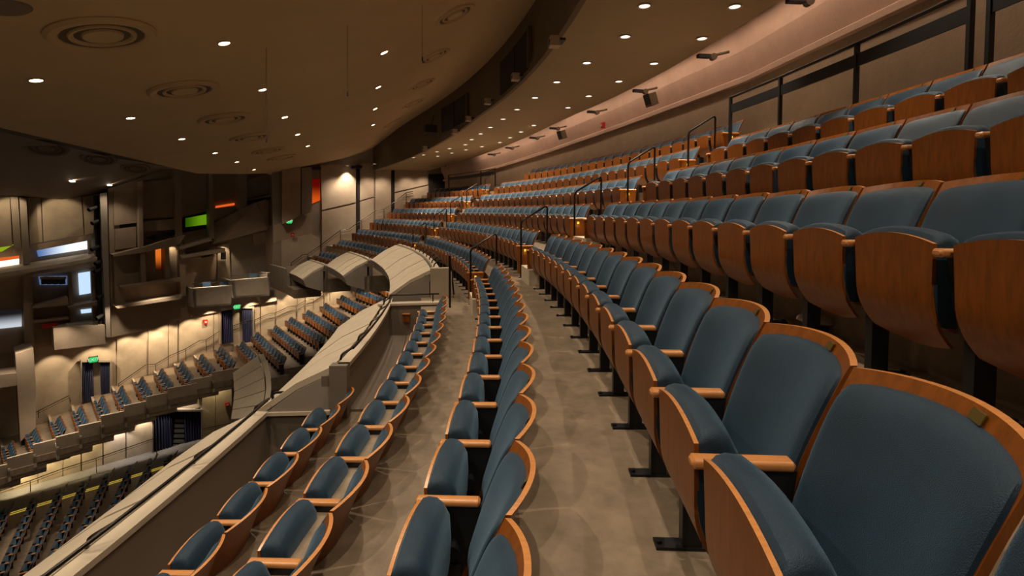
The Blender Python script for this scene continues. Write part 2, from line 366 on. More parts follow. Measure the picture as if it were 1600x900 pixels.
# ---- far side wall (behind the far block's stairs)
fw = MB(); a = onW(426, 330); b = WA + WD * 1.9; a.z = b.z = 0
fw.prism([a + Vector((0, 0, -3.05)), b + Vector((0, 0, -3.05)), b + Vector((0, 0, 5.5)), a + Vector((0, 0, 5.5))], -WN * 0.4)
wfar = obj('wall_far', fw, M['concrete_grey']); tag(wfar, 'panelled concrete side wall behind the far block stairs', 'wall', kind='structure')
def slab(parent, pts, plane, off, th, m, name='panel'):
    A, N = (LA, LN) if plane == 'L' else (WA, WN)
    offs = off if isinstance(off, (list, tuple)) else [off] * len(pts)
    q = [on_plane(x, y, A, N, f) for (x, y), f in zip(pts, offs)]
    return obj(name, MB().prism(q, -N * th), m, parent)
for pts in ([(501, 258), (556, 256), (556, 316), (503, 328)], [(503, 330.5), (556, 318.5), (556, 402), (503, 412)], [(563, 256), (584, 255), (584, 307), (563, 313)],
            [(563, 315), (584, 309), (584, 392), (563, 392)], [(586.5, 255), (611, 254), (611, 385), (586.5, 385)], [(617, 254), (669, 250), (669, 288), (617, 300)], [(617, 302), (669, 290), (669, 360), (617, 365)],
            [(440, 376), (487, 366), (500, 372), (500, 425), (440, 428)]):
    slab(wfar, pts, 'W', 0.10, 0.1, M['concrete'])
slab(wfar, [(441, 350), (441, 262), (470, 262), (470, 337)], 'W', 0.5, 0.4, M['facade'])
slab(wfar, [(471.5, 336), (471.5, 262), (487.5, 262), (487.5, 331)], 'W', 0.55, 0.4, M['concrete_grey'])
slab(wfar, [(428, 352), (487, 333), (487, 366), (440, 376), (428, 380)], 'W', 0.04, 0.04, M['facade'], 'recess_panel')
slab(wfar, [(488, 280), (500, 279), (500, 313), (488, 318)], 'W', 0.06, 0.06, M['win_red'], 'red_pane')
slab(wfar, [(556.5, 258), (562.5, 258), (562.5, 400), (556.5, 400)], 'W', 0.03, 0.03, M['shade_fill'], 'slot')
slab(wfar, [(611.5, 256), (616.5, 256), (616.5, 380), (611.5, 380)], 'W', 0.03, 0.03, M['shade_fill'], 'slot')
for x in (558, 612, 494, 671): slab(wfar, [(x - 8, 259 - (x - 558) * .03), (x + 8, 258.5 - (x - 558) * .03), (x + 8, 262.5 - (x - 558) * .03), (x - 8, 263 - (x - 558) * .03)], 'W', 0.35, 0.3, M['black'], 'bracket')
d = slab(None, [(671, 272), (706, 271), (706, 310), (671, 312)], 'W', 0.14, 0.12, M['shade_fill'], 'door_1'); tag(d, 'dark doorway at the top of the far stairs', 'doorway', kind='structure')
# ---- left side wall of the hall
lw = MB(); a = onL(-260, 330); b = onL(640, 330); a.z = b.z = 0
lw.prism([a + Vector((0, 0, -16)), b + Vector((0, 0, -16)), b + Vector((0, 0, 8)), a + Vector((0, 0, 8))], -LN * 0.4)
wl = obj('wall_left', lw, M['concrete']); tag(wl, 'tall concrete side wall with boxes, ledges and coloured windows', 'wall', kind='structure')
lobj = lambda pts, off, th, m, name='panel': slab(wl, pts, 'L', off, th, m, name)
# joints and lower wall panels
for x0, x1, y0, y1 in ((183, 229, 500, 640), (232, 262, 495, 620), (264, 277, 490, 610), (280, 333, 478, 600), (335, 345, 470, 570), (396, 406, 455, 560), (408, 429, 448, 540), (432, 462, 440, 520), (465, 475, 440, 510), (478, 505, 440, 500), (508, 600, 440, 500)):
    lobj([(x0, y0), (x1, y0), (x1, y1), (x0, y1)], 0.12, 0.12, M['concrete'])
for x0, x1, y0, y1 in ((20, 58, 705, 790), (60, 97, 690, 780), (99, 126, 680, 770), (128, 160, 672, 760), (162, 196, 665, 745), (198, 238, 655, 730), (316, 334, 610, 690), (337, 362, 600, 690)):
    lobj([(x0, y0), (x1, y0), (x1, y1), (x0, y1)], 0.12, 0.12, M['concrete'])
# upper facade
FO = 1.7
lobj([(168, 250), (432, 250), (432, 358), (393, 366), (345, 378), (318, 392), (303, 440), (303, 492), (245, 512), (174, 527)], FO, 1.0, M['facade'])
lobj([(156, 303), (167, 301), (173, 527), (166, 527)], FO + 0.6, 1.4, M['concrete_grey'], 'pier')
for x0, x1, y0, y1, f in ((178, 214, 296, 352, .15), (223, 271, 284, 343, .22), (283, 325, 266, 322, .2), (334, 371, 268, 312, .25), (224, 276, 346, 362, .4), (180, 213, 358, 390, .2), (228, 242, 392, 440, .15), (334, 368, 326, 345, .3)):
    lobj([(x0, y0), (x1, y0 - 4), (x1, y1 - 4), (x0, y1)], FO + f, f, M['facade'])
for pts, f in (([(216, 284), (223, 282), (224, 394), (218, 396)], .7), ([(219, 397), (227, 395), (229, 446), (222, 447)], .6), ([(272, 258), (283, 256), (285, 384), (276, 386)], .7), ([(326, 268), (333, 267), (335, 372), (328, 374)], .7),
               ([(371, 262), (386, 258), (386, 345), (374, 340)], .9), ([(424, 262), (433, 262), (434, 442), (427, 442)], .9), ([(258, 386), (264, 384), (266, 440), (259, 441)], .6), ([(279, 388), (289, 386), (291, 462), (283, 463)], .6)):
    lobj(pts, FO + f, f + .3, M['facade'], 'fin')
for pts, f in (([(176, 398), (216, 388), (290, 367), (280, 382), (222, 395), (178, 401)], .9), ([(186, 447), (283, 434), (283, 440), (190, 450)], .8), ([(180, 479), (284, 461), (284, 467), (184, 482)], .9), ([(279, 386), (330, 371), (331, 376), (280, 391)], .9),
               ([(282, 400), (352, 388), (352, 394), (284, 404)], 1.0), ([(386, 312), (424, 304), (424, 308), (386, 315)], .7)):
    lobj(pts, FO + f, f + .2, M['facade'], 'ledge')
lobj([(284, 340), (328, 329), (328, 356), (284, 364)], FO + .03, .03, M['shade_fill'], 'recess_panel')  # thin panels over the facade, the shade of its slots put into their colour
lobj([(187, 344), (218, 338), (218, 353), (187, 357)], FO + .03, .03, M['shade_fill'], 'recess_panel')
lobj([(386, 314), (424, 307), (424, 312), (386, 317)], FO + .75, .03, M['shade_fill'], 'recess_panel')
lobj([(226, 371), (276, 360), (276, 366), (240, 376)], FO + .45, .03, M['shade_fill'], 'recess_panel')
lobj([(290, 341), (328, 334), (328, 350), (290, 355)], FO + .08, .04, M['win_green'], 'green_pane')
lobj([(337, 322), (373, 316), (373, 319.5), (337, 325)], FO + .12, .04, M['win_orange'], 'orange_pane')
lobj([(243, 389), (251.5, 387.5), (252, 421), (244, 421)], FO + .16, .04, M['win_deep'], 'orange_pane')
lobj([(265, 387), (279, 384), (281, 436), (268, 438)], FO + .03, .03, M['concrete'], 'niche_back')
# faceted hanging wedges
lobj([(334, 348), (400, 316), (418, 358), (345, 378), (330, 382)], [FO + .3, FO + 1.2, FO + 1.0, FO + .6, FO + .3], .2, M['facade'], 'wedge')
lobj([(401, 316), (424, 309), (424, 352), (416, 356)], [FO + 1.2, FO + .5, FO + .5, FO + 1.0], .2, M['facade'], 'wedge')
lobj([(386, 282), (424, 268), (424, 302), (386, 311)], FO + .35, .35, M['facade'])
# balcony-level recess wall
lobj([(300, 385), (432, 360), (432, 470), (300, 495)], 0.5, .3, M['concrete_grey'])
lobj([(340, 384), (358, 380), (360, 440), (341, 442)], 0.7, .2, M['concrete'])
lobj([(395, 366), (425, 360), (426, 378), (397, 383)], 0.7, .2, M['concrete'])
lobj([(304, 406), (338, 398), (338, 436), (304, 440)], 0.75, .2, M['facade'])
# left bay by the stage
LB = 0.9
lobj([(-60, 300), (157, 300), (166, 530), (-60, 560)], 0.3, .3, M['facade'])
for pts in ([(-60, 306), (15, 306), (19, 384), (-60, 394)], [(43, 309), (63.3, 309), (66.8, 378.5), (47, 382)], [(65, 309), (127, 307), (131, 367), (68, 378)], [(129, 307), (147, 306), (146, 364), (132.5, 367)]):
    lobj(pts, LB, .3, M['concrete'])
for pts, f in (([(16, 307), (28, 307), (33, 388), (22, 388)], .2), ([(30.5, 308), (41, 309), (47, 412), (36, 413)], .5)): lobj(pts, LB + f, f + .2, M['concrete_grey'], 'fin')
lobj([(47, 383), (137, 368), (137, 376), (54, 392)], LB + .05, .05, M['facade'], 'soffit')
lobj([(57, 391), (138, 376), (138, 389), (60, 401)], LB - .3, .04, M['win_blue'], 'blue_pane')
lobj([(137, 368), (142, 366), (144, 399), (138, 400)], LB + .1, .3, M['concrete_grey'], 'fin')
lobj([(-60, 385), (22, 382), (3, 393), (-60, 401)], LB - .1, .04, M['win_lime'], 'green_pane')
lobj([(-60, 410), (30, 399.5), (30, 403.5), (-60, 416)], LB - .05, .04, M['win_orange'], 'orange_pane')
lobj([(-60, 417), (30, 404), (30, 413), (-60, 427)], LB - .05, .04, M['win_white'], 'white_pane')
q = MB(); e0 = [onL(x, y, LB + 1.3) for x, y in ((-60, 438), (20, 426), (80, 416), (152, 404))]
q.loft([[p - LN * 1.5 + Vector((0, 0, .25)) for p in e0], [p + Vector((0, 0, 0.06)) for p in e0], [p - Vector((0, 0, .12)) for p in e0], [p - LN * 1.5 - Vector((0, 0, .12)) for p in e0]])
obj('ledge', q, M['concrete'], wl)
lobj([(60, 432), (105, 431), (105, 445), (62, 445)], .45, .03, M['win_dim'], 'blue_pane')
lobj([(122, 427), (141, 424), (142, 458), (124, 461)], .45, .03, M['win_pale'], 'blue_pane')
lobj([(126, 484), (144, 482), (144, 488), (127, 490)], .45, .03, M['win_pale'], 'blue_pane')
lobj([(-60, 490), (34, 483), (34, 510), (-60, 520)], .45, .03, M['glow_grey'], 'pale_glow')
lobj([(113, 476), (142, 469), (142, 475), (113, 477)], .6, .03, M['win_lime'], 'sill') if False else None
for pts, f in (([(36, 432), (50, 430), (54, 545), (39, 548)], .5), ([(106, 426), (112, 425), (117, 505), (110, 506)], .5), ([(142, 422), (148, 421), (150, 505), (145, 506)], .5)): lobj(pts, .3 + f, f, M['facade'], 'fin')
for pts, f in (([(50, 479), (106, 464), (108, 477), (52, 482)], .9), ([(106, 480), (157, 470), (157, 477), (108, 484)], 1.0), ([(52, 502), (108, 496), (108, 499), (54, 505)], .9)): lobj(pts, .3 + f, f, M['facade'], 'ledge')
lobj([(83, 513), (168, 507), (168, 537), (85, 547)], 2.2, 2.0, M['facade'], 'box_front')
lobj([(24, 553), (52, 544), (56, 600), (56, 668), (32, 690)], 2.4, 2.0, M['facade'], 'box_front')
lobj([(-60, 592), (26, 583), (28, 602), (-60, 615)], 2.2, 1.5, M['facade'], 'box_front')
# ---- stage ceiling at left (lower and darker)
sb = MB(); near = [at_y(-140, 178, 12.0), at_y(0, 206, 13.0), at_y(90, 226, 15.5), at_y(180, 247, 19.0), at_y(300, 268, 22.5)]
mid = [at_y(-140, 262, 19), at_y(0, 262, 20), at_y(90, 266, 22), at_y(180, 264, 24.5), at_y(288, 264, 28)]
far = [onL(-140, 296, .5), onL(0, 307, .5), onL(100, 313, .5), onL(170, 300, .5), onL(280, 262, .5)]
for a, b in zip(near, far): a.z = max(a.z, 1.75)
sb.loft([near, mid, far])
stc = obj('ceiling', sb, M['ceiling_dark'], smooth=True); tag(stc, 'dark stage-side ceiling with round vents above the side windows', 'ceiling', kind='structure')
# ---- lower floors
gz = -14.9
g = MB().prism([Vector((-60, 5, gz)), Vector((15, 5, gz)), Vector((15, 60, gz)), Vector((-60, 60, gz))], Vector((0, 0, -0.3)))
o = obj('floor', g, M['floor']); tag(o, 'orchestra floor far below on the left', 'floor', kind='structure')
cp = MB(); q = [onL(-60, 800, .1), onL(330, 690, .1)]
for p in q: p.z = gz + 0.02
cp.prism([q[0], q[1], q[1] + LN * 2.6, q[0] + LN * 2.6], Vector((0, 0, -0.01)))
obj('carpet', cp, M['carpet'], o)
for k in (2.75, 2.95):
    obj('yellow_edge', MB().prism([q[0] + LN * k, q[1] + LN * k, q[1] + LN * (k + .05), q[0] + LN * (k + .05)], Vector((0, 0, 0.02))), M['yellow'], o)

# ================================================================== SEATS
def seat_parts(nu, nv, lod):
    """meshes of one tip-up seat; local x = width, y = towards the back, z up, y=0 at the armrest's rear end"""
    out = {}
    def yb(u, z): return 0.045 + (z - 0.62) * 0.33 + 0.30 * max(0, z - 0.56) ** 2 + 0.062 * (1 - u * u)
    def ztop(u): return 0.906 - 0.022 * u * u
    # wooden back shell
    rows_f, rows_b = [], []
    for j in range(nv + 1):
        v = j / nv; rf, rk = [], []
        for i in range(nu + 1):
            u = -1 + 2 * i / nu; z = 0.27 + v * (ztop(u) - 0.27); hw = 0.252 + 0.016 * v
            y = yb(u, z); rf.append(Vector((u * hw, y, z))); rk.append(Vector((u * (hw), y + 0.02, z)))
        rows_f.append(rf); rows_b.append(rk)
    b = MB(); b.loft(rows_f); b.loft(rows_b); b.mi = 1; b.loft([rows_f[-1], rows_b[-1]]); b.mi = 0; b.loft([rows_f[0], rows_b[0]])
    b.loft([[r[0] for r in rows_f], [r[0] for r in rows_b]]); b.loft([[r[-1] for r in rows_f], [r[-1] for r in rows_b]])
    out['back_shell'] = (b, 'wood')
    ne = 1.0
    U = [-1, -.992, -.97, -.93, -.87, -.75, -.5, -.25, 0, .25, .5, .75, .87, .93, .97, .992, 1] if lod == 0 else [-1, -.93, -.8, -.3, .3, .8, .93, 1]
    # upholstered back pad: rounded outline, pillowed front
    rows = []; z0 = 0.37
    V = [-1, -.97, -.9, -.75] + [-.6 + 1.2 * k / 6 for k in range(7)] + [.72, .82, .89, .94, .975, .993, 1] if lod == 0 else [-1, -.9, -.2, .5, .88, .97, 1]
    for v in V:
        r = []
        for u in U:
            zt = ztop(u) - 0.031; zc, hh = (zt + z0) / 2, (zt - z0) / 2
            z = zc + hh * v * (1 - 0.035 * abs(u) ** 9); x = (0.254 + 0.009 * v) * u * (1 - 0.055 * abs(v) ** 9)
            t = 0.004 + 0.040 * math.sqrt(max(0, 1 - abs(u) ** 9)) * math.sqrt(max(0, 1 - abs(v) ** 10)) * (.78 + .22 * math.cos(u * 1.5)) - (.004 if abs(u) == 1 or abs(v) == 1 else 0)
            r.append(Vector((x, yb(x / 0.265, z) - t, z)))
        rows.append(r)
    out['back_pad'] = (MB().loft(rows), 'velvet')
    # seat folded up: wooden underside, cushion behind it
    def zt2(u): return 0.668 - 0.032 * u * u
    def ypan(z): return -0.235 + (0.105 * ((0.45 - z) / 0.225) ** 2.2 if z < 0.45 else -0.0 + (z - .45) * -0.03)
    nz = nv if lod == 0 else 4; rf, rk = [], []
    for j in range(nz + 1):
        v = j / nz; a, c = [], []
        for i in range(nu + 1):
            u = -1 + 2 * i / nu; zb = 0.222 + 0.030 * u * u; z = zb + v * (zt2(u) - zb); hw = 0.212 + 0.016 * v
            a.append(Vector((u * hw, ypan(z), z))); c.append(Vector((u * hw, ypan(z) + 0.014, z)))
        rf.append(a); rk.append(c)
    b = MB(); b.loft(rf); b.loft(rk); b.mi = 1; b.loft([rf[-1], rk[-1]]); b.mi = 0; b.loft([rf[0], rk[0]]); b.loft([[r[0] for r in rf], [r[0] for r in rk]]); b.loft([[r[-1] for r in rf], [r[-1] for r in rk]])
    out['seat_panel'] = (b, 'wood')
    rows = []
    prof = [(0.0, 0.014), (0.25, 0.012), (0.5, 0.008), (0.8, 0.0), (1.0, 0.0)] if lod else None
    # cushion: closed loft across width; section runs over the top from the panel to the sitting face and down
    for u in U:
        e = min(1.0, (1 - abs(u)) / 0.13); eu = math.sqrt(max(0, 1 - (1 - e) ** 2)); k = 0.45 + 0.55 * eu
        hw = 0.222 * u; top = zt2(u * 0.98) + 0.026 * eu; yf = ypan(0.6) + 0.012; th = 0.125 * k
        sec = [(ypan(.33) + .014, 0.33), (ypan(.39) + .013, 0.39), (yf, .46), (yf, zt2(u * .98) - .004), (yf + 0.012, top - 0.008), (yf + 0.035, top), (yf + th * 0.5 + .01, top - 0.004), (yf + th * 0.8, top - 0.025), (yf + th, top - 0.075), (yf + th * 1.04, 0.50), (yf + th, 0.40), (yf + th * 0.95, 0.35), (yf + th * .85, 0.325)]
        rows.append([Vector((hw, y, z)) for y, z in sec])
    b = MB().loft(rows, True); n = len(rows[0]); k = len(b.v); b.f += [tuple(range(n)), tuple(range(k - n, k))]; b.m += [0, 0]
    out['seat_cushion'] = (b, 'velvet')
    X = 0.275
    out['armrest'] = (MB().rbox(X - 0.026, X + 0.026, -0.265, 0.015, 0.592, 0.622, 0.011, 3 if lod == 0 else 1), 'wood_edge')
    b = MB()
    b.prism([Vector((X - .016, -.215, .594)), Vector((X - .016, .02, .594)), Vector((X - .016, -.01, .36)), Vector((X - .016, -.05, .30)), Vector((X - .016, -.16, .30)), Vector((X - .016, -.19, .42))], Vector((.032, 0, 0)))
    b.box(X - .024, X + .024, -.14, -.065, .012, .34); b.box(X - .032, X + .032, -.24, .03, 0, .012)
    if lod == 0:
        b.lathe([(0.0, -.075), (.034, -.075), (.036, -.05), (.03, -.05), (.03, .05), (.036, .05), (.034, .075), (0, .075)], Vector((X, -.10, .42)), Vector((1, 0, 0)), 14)
        for y in (-.225, .02): b.lathe([(.012, .014), (.012, .022), (0, .022)], Vector((X, y, 0)), n=8)
    out['standard'] = (b, 'black')
    if lod == 0:
        c = Vector((.06, yb(.24, .886) - .002, .886)); q = MB()
        q.obox(c, Vector((.028, -.008, 0)), Vector((0, .002, 0)), Vector((0, .006, .011))); out['number_plate'] = (q, 'brass')
    return out
SM = {}
for lod, (nu, nv) in ((0, (16, 14)), (1, (6, 5))):
    SM[lod] = {k: b.mesh(k, [M[m], M['wood_edge']] if m == 'wood' else M[m], True, 35) for k, (b, m) in seat_parts(nu, nv, lod).items()}
# end panels for the aisles, with a small amber step light
def end_panel(sx):
    b = MB(); X = 0.275 * sx
    b.prism([Vector((X - .02, -.27, .59)), Vector((X - .02, .06, .59)), Vector((X - .02, .02, .06)), Vector((X - .02, -.25, .06))], Vector((.04, 0, 0)))
    c = MB().rbox(X - .032, X + .032, -.285, .06, .59, .622, .011, 1)
    l = MB().box(X + (.02 if sx > 0 else -.035), X + (.035 if sx > 0 else -.02), -.125, -.085, .50, .545)
    f = MB().box(X - .03, X + .03, -.2, 0, 0, .06)
    return {'end_panel': b.mesh('end_panel', M['wood']), 'armrest': c.mesh('armrest', M['wood_edge'], True), 'step_light': l.mesh('step_light', M['amber']), 'standard': f.mesh('standard', M['black'])}
EP = {1: end_panel(1), -1: end_panel(-1)}
SEATS = []      # (position, heading angle, width scale, label, group, lod, ends)
def visible(p, mx=70):
    for dz in (0.1, 0.5, 0.9):
        x, y, z = project(p + Vector((0, 0, dz)))
        if z > 0.3 and -mx < x < 1600 + mx and -mx < y < 900 + mx: return True
    return False
for n in range(1, 8):
    r = rB(n); p = 0.55 / r; a = NEAR_PH[n]; end = R(NEAR_END[n]); k1 = round((end - a) / p)
    cnt = 0
    for k in range(k1 - 1, -40, -1):
        th = a + (k + .5) * p; pos = P(r, th, zF(n))
        if pos.y < -1.4 or not visible(pos, 140 if pos.y > 1 else 400): continue
        where = 'aisle' if n < 6 else 'end wall'
        lab = f'blue velvet tip-up seat, {nth(k1 - 1 - k)} from the {where}, near block, {nth(n - 1)} row from top'
        SEATS.append((pos, th, 1.0, lab, 'seats of the near block', 0, [-1] if k == k1 - 1 else []))
for n, (t0, t1) in MID.items():
    r = rB(n); N = round(R(t1 - t0) * r / 0.545); p = R(t1 - t0) / N
    for k in range(N):
        th = R(t0) + (k + .5) * p; pos = P(r, th, zF(n))
        if visible(pos):
            lab = f'blue tip-up seat, {nth(k)} from the nearer aisle, middle block, {nth(n)} row from top'
            if k == 0: lab = f'blue aisle seat with amber step light, middle block, {nth(n)} row from top'
            SEATS.append((pos, th, p * r / .55, lab, 'seats of the middle block', 1, [1] if k == 0 else []))
for n, (t0, t1) in FAR.items():
    r = rB(n); N = round(R(t1 - t0) * r / 0.54); p = R(t1 - t0) / N
    for k in range(N):
        th = R(t0) + (k + .5) * p; pos = P(r, th, zF(n))
        if visible(pos):
            lab = f'small blue tip-up seat, {nth(k)} from the aisle, far block, {nth(n - 1)} row from top'
            if k == 0: lab = f'small blue aisle seat with amber light, far block, {nth(n - 1)} row from top'
            SEATS.append((pos, th, p * r / .55, lab, 'seats of the far block', 1, [1] if k == 0 and n < 6 else []))
SEATS.sort(key=lambda s: s[0].y)
REST = []       # the smallest seats, joined: (position, heading, width scale)
NEAR_N = [s for s in SEATS if s[4] == 'seats of the near block']; OTHER = [s for s in SEATS if s[4] != 'seats of the near block']
keep = NEAR_N + OTHER[:max(0, 300 - len(NEAR_N))]; REST += [(s[0], s[1], s[2]) for s in OTHER[max(0, 300 - len(NEAR_N)):]]
for pos, th, sx, lab, grp, lod, ends in keep:
    root = empty('theatre_seat', pos, lab, 'seat', grp, th - R(90)); root.scale.x = sx
    for k, me in SM[lod].items():
        if 1 in ends and k in ('armrest', 'standard'): continue
        made = link(k, me, shell if k == 'number_plate' else root)
        if k == 'back_shell': shell = made
    for e in ends:
        for k, me in EP[e].items():
            if k == 'step_light' and grp == 'seats of the near block': continue
            made = link(k, me, panel if k == 'step_light' else root)
            if k == 'end_panel': panel = made
            if k == 'step_light': made['label'] = 'small amber step light'
        if e == 1:
            side = Vector((math.sin(th), -math.cos(th), 0)); back = Vector((math.cos(th), math.sin(th), 0))
            point(pos + side * (0.275 * sx + 0.07) - back * 0.10 + Vector((0, 0, .47)), E_STEP, (1.0, 0.6, 0.10), 0.02)
# ---- lower levels: mezzanine rows, boxes, orchestra rows
def low_row(a, b, n, face_flip=1):
    d = (b - a); d.z = 0; L = d.length; d.normalize()
    face = Vector((d.y, -d.x, 0)) * face_flip      # back-to-front direction is -y local => y local = -face
    yl = -face; th = math.atan2(yl.y, yl.x)
    for k in range(n):
        REST.append((a + (b - a) * ((k + .5) / n), th, L / n / .55))
def back_pt(px, py, off): p = onL(px, py, off); p.z -= 0.86; return p
MZ = [((590, 442), (616, 455), 5), ((555, 451), (606, 470), 9), ((530, 462), (580, 486), 10), ((504, 474), (553, 505), 11), ((477, 485), (531, 518), 12), ((450, 496), (505, 529), 12), ((426, 509), (474, 546), 12), ((397, 519.5), (443, 561), 11), ((374, 534), (404, 565), 8)]
BX = [((340, 541), (364, 567)), ((310, 554), (331, 578)), ((279, 565), (297, 591)), ((247, 577), (265, 603)), ((216, 590), (232, 616)), ((184, 604), (198, 631)), ((154, 619), (165, 646)), ((120, 635), (131, 662)), ((86, 652), (96, 673)), ((48, 671), (58, 693)), ((11, 691), (17, 712)), ((-26, 710), (-22, 730))]
mzf = bpy.data.objects.new('floor', None); C.objects.link(mzf); tag(mzf, 'stepped mezzanine floor below the far balcony', 'floor', kind='structure')
def row_ends(p0, p1, off):
    a = back_pt(*p0, off); b = at_z(*p1, a.z + 0.86); b.z = a.z; return a, b
for p0, p1, n in MZ:
    a, b = row_ends(p0, p1, 1.4); low_row(a, b, n)
    d = (b - a).normalized(); f = Vector((d.y, -d.x, 0))
    obj('tread', MB().prism([a - d * 1.6 - f * .25, b + d * .3 - f * .25, b + d * .3 + f * 1.1, a - d * 1.6 + f * 1.1], Vector((0, 0, -.7))), M['floor'], mzf)
prev = None
for i, (p0, p1) in enumerate(BX):
    a, b = row_ends(p0, p1, 2.4); d = (b - a).normalized(); f = Vector((d.y, -d.x, 0)); 
    low_row(a, b, 5)
    e0 = b + d * .28 - f * .28; e1 = b + d * .28 + f * 1.05
    root = empty('opera_box', (a + b) / 2, f'stepped concrete side box with five blue seats, {nth(i)} down from the mezzanine', 'box', 'row of stepped side boxes')
    obj('floor_slab', MB().prism([a - d * 2.6 - f * .28, e0, e1, a - d * 2.6 + f * 1.05], Vector((0, 0, -.3))), M['floor'], root)
    obj('front_panel', MB().prism([e0 + Vector((0, 0, .60)), e1 + Vector((0, 0, .60)), e1 - d * .12 - Vector((0, 0, .50)), e0 - d * .12 - Vector((0, 0, .50))], -d * .12), M['concrete'], root)
    obj('side_panel', MB().prism([e1 + Vector((0, 0, .1)), a - d * 2.6 + f * 1.05, a - d * 2.6 + f * 1.05 - Vector((0, 0, .5)), e1 - Vector((0, 0, .5))], -f * .1), M['concrete'], root)
    obj('soffit', MB().prism([a - d * 1.2 - f * .25 - Vector((0, 0, .5)), e0 - d * .2 - Vector((0, 0, .5)), e1 - d * .2 - Vector((0, 0, .5)), a - d * 1.2 + f * 1.0 - Vector((0, 0, .5))], Vector((0, 0, -.08))), M['concrete_grey'], root)
OR = [((241, 709), (205, 790), 6), ((209, 721), (160, 826), 8), ((173, 732), (123, 842), 9), ((136, 744), (83, 865), 10), ((99, 756), (42, 884), 11), ((59, 769), (0, 899), 11), ((15, 785), (-40, 905), 10), ((273, 704), (262, 716), 2)]
for p0, p1, n in OR:
    a = at_z(*p0, gz + .86); b = at_z(*p1, gz + .86); a.z = b.z = gz; low_row(a, b, n)
def low_seat(mb, pos, th, sx):
    X = Vector((math.sin(th), -math.cos(th), 0)) * sx; Y = Vector((math.cos(th), math.sin(th), 0)); Zv = Vector((0, 0, 1))
    g = lambda x, y, z: pos + X * x + Y * y + Zv * z
    def bx(x0, x1, y0, y1, z0, z1, sh=0.0):
        mb.add([g(x0, y0, z0), g(x1, y0, z0), g(x1, y1, z0), g(x0, y1, z0), g(x0, y0 + sh, z1), g(x1, y0 + sh, z1), g(x1, y1 + sh, z1), g(x0, y1 + sh, z1)],
               [(0, 3, 2, 1), (4, 5, 6, 7), (0, 1, 5, 4), (1, 2, 6, 5), (2, 3, 7, 6), (3, 0, 4, 7)])
    us = (-1, -.45, .45, 1)
    mb.mi = 1
    rf = [[g(u * .262, -.045 + (z - .62) * .42 + .06 * (1 - u * u) + e + .09, z - (.02 * u * u if z > .6 else 0)) for u in us] for z, e in ((.27, 0), (.906, 0), (.906, .022), (.27, .022))]
    mb.loft(rf + [rf[0]])
    mb.mi = 0
    rf = [[g(u * .238, -.045 + (z - .62) * .42 + .06 * (1 - u * u) - e + .09, z - (.02 * u * u if z > .6 else 0)) for u in us] for z, e in ((.38, .0), (.40, .045), (.85, .04), (.872, .0))]
    mb.loft(rf)
    bx(-.215, .215, -.22, -.11, .32, .68); mb.mi = 1; bx(-.22, .22, -.24, -.222, .29, .66)
    mb.mi = 3; bx(.25, .30, -.26, .01, .592, .622); mb.mi = 2; bx(.26, .29, -.2, 0, .0, .592)
lb = MB()
for pos, th, sx in REST: low_seat(lb, pos, th, sx)
o = obj('theatre_seating', lb, [M['velvet'], M['wood'], M['black'], M['wood_edge']]); tag(o, 'small far rows of blue seats on the lower levels and side boxes', 'seating', kind='stuff')

# ================================================================== CEILING FITTINGS
def downlight(p, nrm, rad, e, lens, label, grp, size=115, ene=True):
    root = empty('downlight', p, label, 'downlight', grp)
    nrm = nrm.normalized()
    obj('trim_ring', MB().lathe([(rad, -.004), (rad * 1.35, -.002), (rad * 1.4, .012), (rad * 1.05, .014), (rad, .004)], p, nrm, 16), M['beige_metal'], root)
    obj('lens', MB().lathe([(0, .006), (rad * .6, .006), (rad, .003)], p, nrm, 16), M[lens], root)
    if ene: spot(p + nrm * .04, p + nrm * .04 + Vector((0, 0, -1)), e, size, .7, WARM, .022)
COLS = [[(56, 125), (204, 184), (284, 217), (336, 239), (370, 253), (397, 265)], [(350, 67), (410, 140), (445, 183), (465, 210), (481, 228)], [(600, 82), (591, 136), (586, 170), (583, 195)]]
for ci, c in enumerate(COLS):
    for i, (x, y) in enumerate(c):
        p = on_ceiling(x, y); downlight(p, ceil_n(p), .075, E_MAIN, 'lamp', f'bright downlight in the tan ceiling, {nth(i)} from camera in the {("left", "middle", "right")[ci]} line', 'downlights of the main ceiling')
for ci, ts in ((0, (3.2, 0.2, -2.8)), (1, (5.2, 2.2, -0.8)), (2, (8.2, 5.2, 2.2, -0.8))):       # the same lines go on overhead
    u = (-4.4, -1.86, .55)[ci]
    for i, t in enumerate(ts):
        p = CE * u + CD * t + Vector((0, 0, smooth_h(u)))
        downlight(p, ceil_n(p), .075, E_MAIN, 'lamp', f'downlight overhead outside the picture, {nth(i)} back in the {("left", "middle", "right")[ci]} line', 'downlights of the main ceiling')
RA = [(1007, 9), (977, 57), (917, 98), (870, 128), (836, 152.5), (808, 171), (786, 186), (766, 199), (751, 209), (737, 218), (727, 226), (702.5, 232), (683, 237), (662, 242), (646, 246), (626, 251), (585, 256), (543, 259)]
RBc = [(1148, 10), (1097, 60), (1022, 99), (967, 127), (920, 150), (887.5, 168), (859, 183), (834, 196), (814, 206), (797, 215), (781, 222.5), (753, 229), (728, 234), (706, 239), (684, 244)]
for nm, L in (('front', RA), ('rear', RBc)):
    for i, (x, y) in enumerate(L):
        p = on_ring(x, y, -.006); downlight(p, Vector((0, 0, -1)), .085, E_RING, 'lamp_ring', f'small round downlight, {nth(i)} along the {nm} line of the rear ceiling', 'downlights of the rear ceiling', 88)
